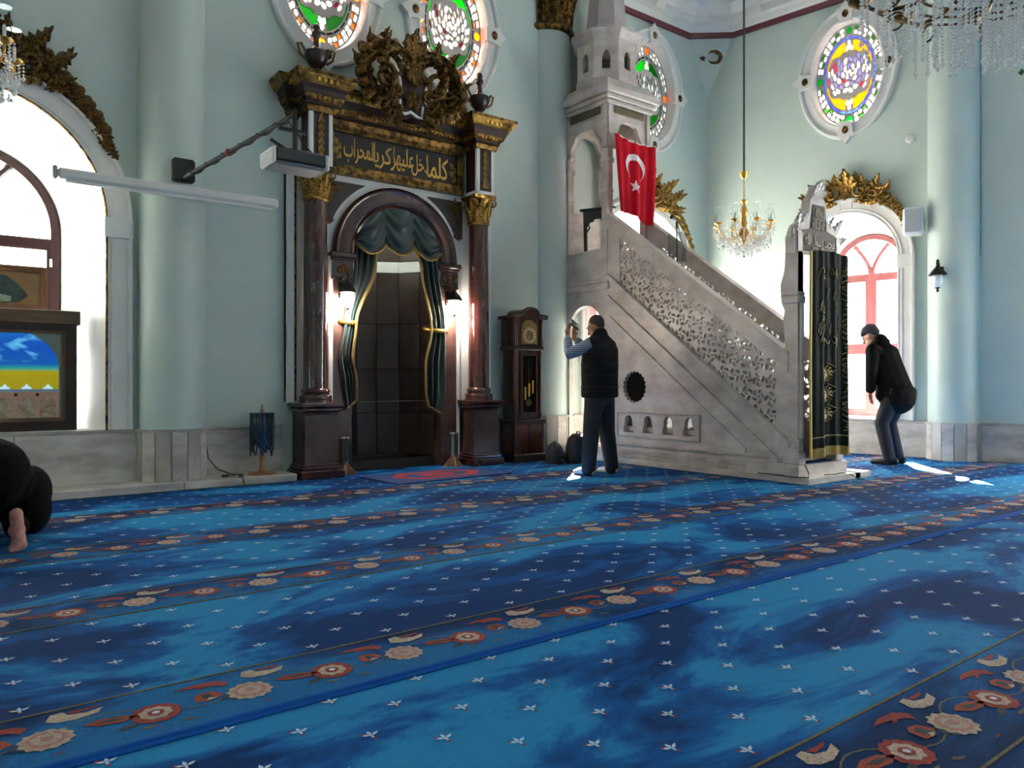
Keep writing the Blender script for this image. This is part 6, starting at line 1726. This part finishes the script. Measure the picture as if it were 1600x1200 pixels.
BLK = mat('black_cloth', '#060606', .9, var='#0a0a0a', scale=6, bump=.2, bscale=12, spec=.12)
blob('coat', [('e', (0, -.02, .44), (.225, .25, .225)), ('t', [(0, -.02, .44), (0, .3, .38), (0, .60, .25)], [.21, .20, .17]), ('e', (.20, .12, .27), (.15, .24, .20), (.2, .3, 0)), ('e', (-.20, .12, .27), (.15, .24, .20), (.2, -.3, 0)),
              ('e', (.23, .10, .20), (.12, .2, .17)), ('e', (-.23, .10, .20), (.12, .2, .17))] +
     [('t', [(s * .17, .58, .23), (s * .30, .62, .09), (s * .25, .80, .04)], [.08, .065, .042]) for s in (-1, 1)], .014, BLK, m3, 5)
blob('trousers', [('t', [(s * .13, .0, .34), (s * .18, .24, .125)], [.14, .10]) for s in (-1, 1)] + [('t', [(s * .18, .24, .10), (s * .12, -.19, .13)], [.095, .066]) for s in (-1, 1)] + [('e', (0, -.02, .36), (.2, .2, .16))], .013, BLK, m3, 4)
blob('hair', [('e', P3_(0, -.028, .035), (.078, .09, .088), (-1.35, 0, 0))], .009, HAIR, m3, 2)

# ------------------------------------------------------------------ chandeliers
def crystal_mat(name, col):
    m = bpy.data.materials.new(name); m.use_nodes = True; nt = m.node_tree; b_ = nt.nodes['Principled BSDF']
    b_.inputs['Base Color'].default_value = (*lin(col), 1); b_.inputs['Roughness'].default_value = .06; b_.inputs['Specular IOR Level'].default_value = 1.0
    out = nt.nodes['Material Output']; t = nt.nodes.new('ShaderNodeBsdfTransparent'); mx = nt.nodes.new('ShaderNodeMixShader'); mx.inputs[0].default_value = .8
    nt.links.new(t.outputs[0], mx.inputs[1]); nt.links.new(b_.outputs[0], mx.inputs[2]); nt.links.new(mx.outputs[0], out.inputs[0])
    return m
CRY = crystal_mat('crystal', '#f4f6f6'); CRYG = crystal_mat('green_crystal', '#0f7a4c')
def oct_bead(mb_, p, r, h=None):
    h = h or r
    x, y, z = p
    mb_.add([(x, y, z + h), (x + r, y, z), (x, y + r, z), (x - r, y, z), (x, y - r, z), (x, y, z - h)], [(0, 1, 2), (0, 2, 3), (0, 3, 4), (0, 4, 1), (5, 2, 1), (5, 3, 2), (5, 4, 3), (5, 1, 4)])
def strand(mb_, p0, p1, sag, r, drop=True, step=None):
    p0, p1 = Vector(p0), Vector(p1); L = (p1 - p0).length + sag; n_ = max(2, int(L / (step or r * 2.1)))
    for i in range(n_ + 1):
        t = i / n_; p = p0.lerp(p1, t); p.z -= sag * 4 * t * (1 - t)
        oct_bead(mb_, p, r)
    if drop:
        oct_bead(mb_, p1 + Vector((0, 0, -r * 2.8)), r * 1.5, r * 2.4)
def chandelier(x, y, z, r, label, narm, ztop, glow=True):
    """brass stem, curved arms with cups and glass chimneys, bead strings and drops"""
    c = thing('crystal_chandelier', label, 'chandelier', (x, y, z), 0, 'crystal chandeliers')
    k = MB(); k.tube([(0, 0, .92 * r / .37), (0, 0, ztop - z)], .012, 6); k.build('hanging_cord', mat('cord_dark', '#3a3d3a', .7), c)
    s_ = r / .37
    k = MB(); k.lathe([(.01, .96 * s_), (.03, .95 * s_), (.055, .99 * s_), (.04, .93 * s_), (.012, .90 * s_)], 10); k.build('cord_cup', GOLDL, c, 50)
    k = MB(); 
    for i in range(10): k.tube([(.012 * math.cos(a_) * (1 if i % 2 else .3), .012 * math.sin(a_) * (.3 if i % 2 else 1), .90 * s_ - (.025 * i + .014 * math.sin(a_) + .0) * s_) for a_ in [2 * PI * q / 8 for q in range(8)]], .003, 4, closed=True)
    k.build('chain', GOLDL, c)
    k = MB(); k.lathe([(.01, .66 * s_), (.05 * s_, .63 * s_), (.015 * s_, .60 * s_), (.03 * s_, .56 * s_), (.05 * s_, .52 * s_), (.035 * s_, .48 * s_), (.03 * s_, .40 * s_), (.045 * s_, .36 * s_), (.03 * s_, .32 * s_), (.05 * s_, .26 * s_), (.07 * s_, .22 * s_), (.05 * s_, .17 * s_), (.02 * s_, .12 * s_), (.006, .09 * s_)], 16); k.build('stem', GOLDL, c, 50)
    for i in range(narm):
        a_ = 2 * PI * i / narm + .3; ca, sa = math.cos(a_), math.sin(a_)
        k = MB(); k.tube([(ca * rr_ * r, sa * rr_ * r, zz * s_) for (rr_, zz) in ((.10, .26), (.25, .19), (.45, .155), (.65, .17), (.82, .22), (.90, .29), (.90, .33))], [.012 * s_, .010 * s_, .009 * s_, .008 * s_, .008 * s_, .008 * s_, .007 * s_], 6); arm_ = k.build('arm', GOLDL, c, 50)
        k = MB(); k.lathe([(.008 * s_, .32 * s_), (.05 * s_, .345 * s_), (.052 * s_, .355 * s_), (.012 * s_, .35 * s_)], 12, (ca * .9 * r, sa * .9 * r)); k.build('cup', GOLDL, arm_, 50)
        k = MB(); k.lathe([(.010 * s_, .35 * s_), (.010 * s_, .43 * s_), (.004 * s_, .445 * s_)], 8, (ca * .9 * r, sa * .9 * r)); k.build('candle', WHITEP, arm_, 50)
        k = MB(); k.lathe([(.035 * s_, .35 * s_), (.042 * s_, .39 * s_), (.03 * s_, .46 * s_), (.034 * s_, .52 * s_), (.045 * s_, .55 * s_)], 12, (ca * .9 * r, sa * .9 * r)); k.build('glass_chimney', glass_mat('chimney_glass', '#fbfdfd', .08, .9), arm_, 60)
        k = MB()
        for q in range(6):
            b2 = 2 * PI * q / 6; px_, py_ = ca * .9 * r + .05 * s_ * math.cos(b2), sa * .9 * r + .05 * s_ * math.sin(b2)
            strand(k, (px_, py_, .34 * s_), (px_, py_, (.27 - .02 * (q % 2)) * s_), 0, .009 * s_)
        a2 = 2 * PI * (i + 1) / narm + .3
        strand(k, (ca * .88 * r, sa * .88 * r, .33 * s_), (math.cos(a2) * .88 * r, math.sin(a2) * .88 * r, .33 * s_), .09 * s_, .010 * s_, False)
        strand(k, (ca * .12 * r, sa * .12 * r, .58 * s_), (ca * .86 * r, sa * .86 * r, .36 * s_), .07 * s_, .009 * s_, False)
        tag(k.build('crystal_strings', CRY, arm_, fix=False), kind='stuff')
    for ring, (rr_, zz, n_, dl) in enumerate(((.86, .16, 30, .07), (.68, .10, 24, .07), (.48, .05, 18, .06), (.27, .01, 12, .06))):
        k = MB(); k.tube([(rr_ * r * math.cos(a_), rr_ * r * math.sin(a_), zz * s_ + .06 * s_) for a_ in [2 * PI * q / 28 for q in range(28)]], .004 * s_, 5, closed=True); k.build('brass_hoop', GOLDL, c)
        k = MB()
        for q in range(n_):
            b2 = 2 * PI * q / n_; p = (rr_ * r * math.cos(b2), rr_ * r * math.sin(b2))
            strand(k, (*p, zz * s_ + .055 * s_), (*p, (zz + .055 - dl + .015 * math.sin(q * 2.1)) * s_), 0, .0105 * s_)
            nx_ = .9 * rr_ - .16
            if nx_ > .05: strand(k, (*p, zz * s_ + .055 * s_), (nx_ * r * math.cos(b2), nx_ * r * math.sin(b2), (zz + .0) * s_), .02 * s_, .010 * s_, False)
        tag(k.build('crystal_drops', CRY, c, fix=False), kind='stuff')
    k = MB()
    for q in range(9):
        b2 = 2 * PI * q / 9; oct_bead(k, (.8 * r * math.cos(b2), .8 * r * math.sin(b2), .06 * s_), .009 * s_, .014 * s_)
    oct_bead(k, (0, 0, -.05 * s_), .014 * s_, .02 * s_)
    tag(k.build('green_drops', CRYG, c, fix=False), kind='stuff')
    k = MB(); oct_bead(k, (0, 0, .0), .022 * s_, .04 * s_); k.build('centre_drop', CRY, c, fix=False)
    return c
chandelier(7.97, 5.75, 2.60, .37, 'small crystal chandelier hanging between the pulpit and the side window', 8, 7.3)
chandelier(.10, 5.75, 2.72, .37, 'crystal chandelier cut off at the picture edge above the cabinet', 6, 7.3)
# large chandelier under the dome: only its lowest crystals reach into the picture
big = thing('great_chandelier', 'great crystal chandelier with long bead strings, only its bottom in view', 'chandelier', (4.52, 1.58, 2.70), 0, 'crystal chandeliers')
k = MB(); k.tube([(0, 0, .5), (0, 0, 4.6)], .02, 8); k.build('hanging_rod', GOLDD, big)
k = MB(); k.lathe([(.02, .45), (.10, .42), (.14, .46), (.06, .55), (.05, .8), (.10, 1.0), (.04, 1.2)], 16); k.build('stem', GOLDD, big, 50)
for i in range(12):
    a_ = 2 * PI * i / 12 + .1; ca, sa = math.cos(a_), math.sin(a_)
    k = MB(); k.tube([(ca * q, sa * q, zz) for (q, zz) in ((.08, .60), (.25, .52), (.5, .46), (.68, .48), (.78, .55), (.80, .62))], [.012] * 6, 7)
    k.tube([(ca * (.60 + .05 * math.cos(t)), sa * (.60 + .05 * math.cos(t)), .40 + .05 * math.sin(t)) for t in [q * .5 for q in range(11)]], .007, 6)
    arm_ = k.build('arm', GOLDD, big, 50)
    k = MB(); k.lathe([(.01, .54), (.07, .58), (.07, .59)], 12, (ca * .80, sa * .80)); k.build('cup', GOLDD, arm_, 50)
    k = MB(); k.lathe([(.045, .59), (.055, .65), (.04, .74), (.06, .84)], 12, (ca * .80, sa * .80)); k.build('glass_chimney', glass_mat('chimney_glass', '#fbfdfd', .08, .9), arm_, 60)
rnd = random.Random(11)
for ring, (rr_, z1, n_, L) in enumerate(((.74, .20, 40, .32), (.62, .15, 34, .36), (.50, .12, 30, .38), (.38, .08, 26, .42), (.26, .03, 20, .46), (.15, -.01, 12, .5), (.05, -.05, 5, .55))):
    k = MB(); k.tube([(rr_ * math.cos(a_), rr_ * math.sin(a_), z1 + L) for a_ in [2 * PI * q / 28 for q in range(28)]], .008, 5, closed=True); hoop = k.build('brass_hoop', GOLDD, big)
    for q in range(n_):
        b2 = 2 * PI * (q + rnd.uniform(-.2, .2)) / n_; p = (rr_ * math.cos(b2), rr_ * math.sin(b2)); zz = z1 + rnd.uniform(-.03, .04)
        k = MB(); strand(k, (*p, z1 + L), (*p, zz + .05), 0, .0105, True, .021); k.build('bead_string', CRYG if (ring, q) in ((4, 3), (1, 7)) and False else CRY, hoop, fix=False)
k = MB(); oct_bead(k, (.02, -.02, -.075), .017, .02); oct_bead(k, (.45, -.3, .10), .014, .018); tag(k.build('green_drops', CRYG, big, fix=False), kind='stuff')
#@@END
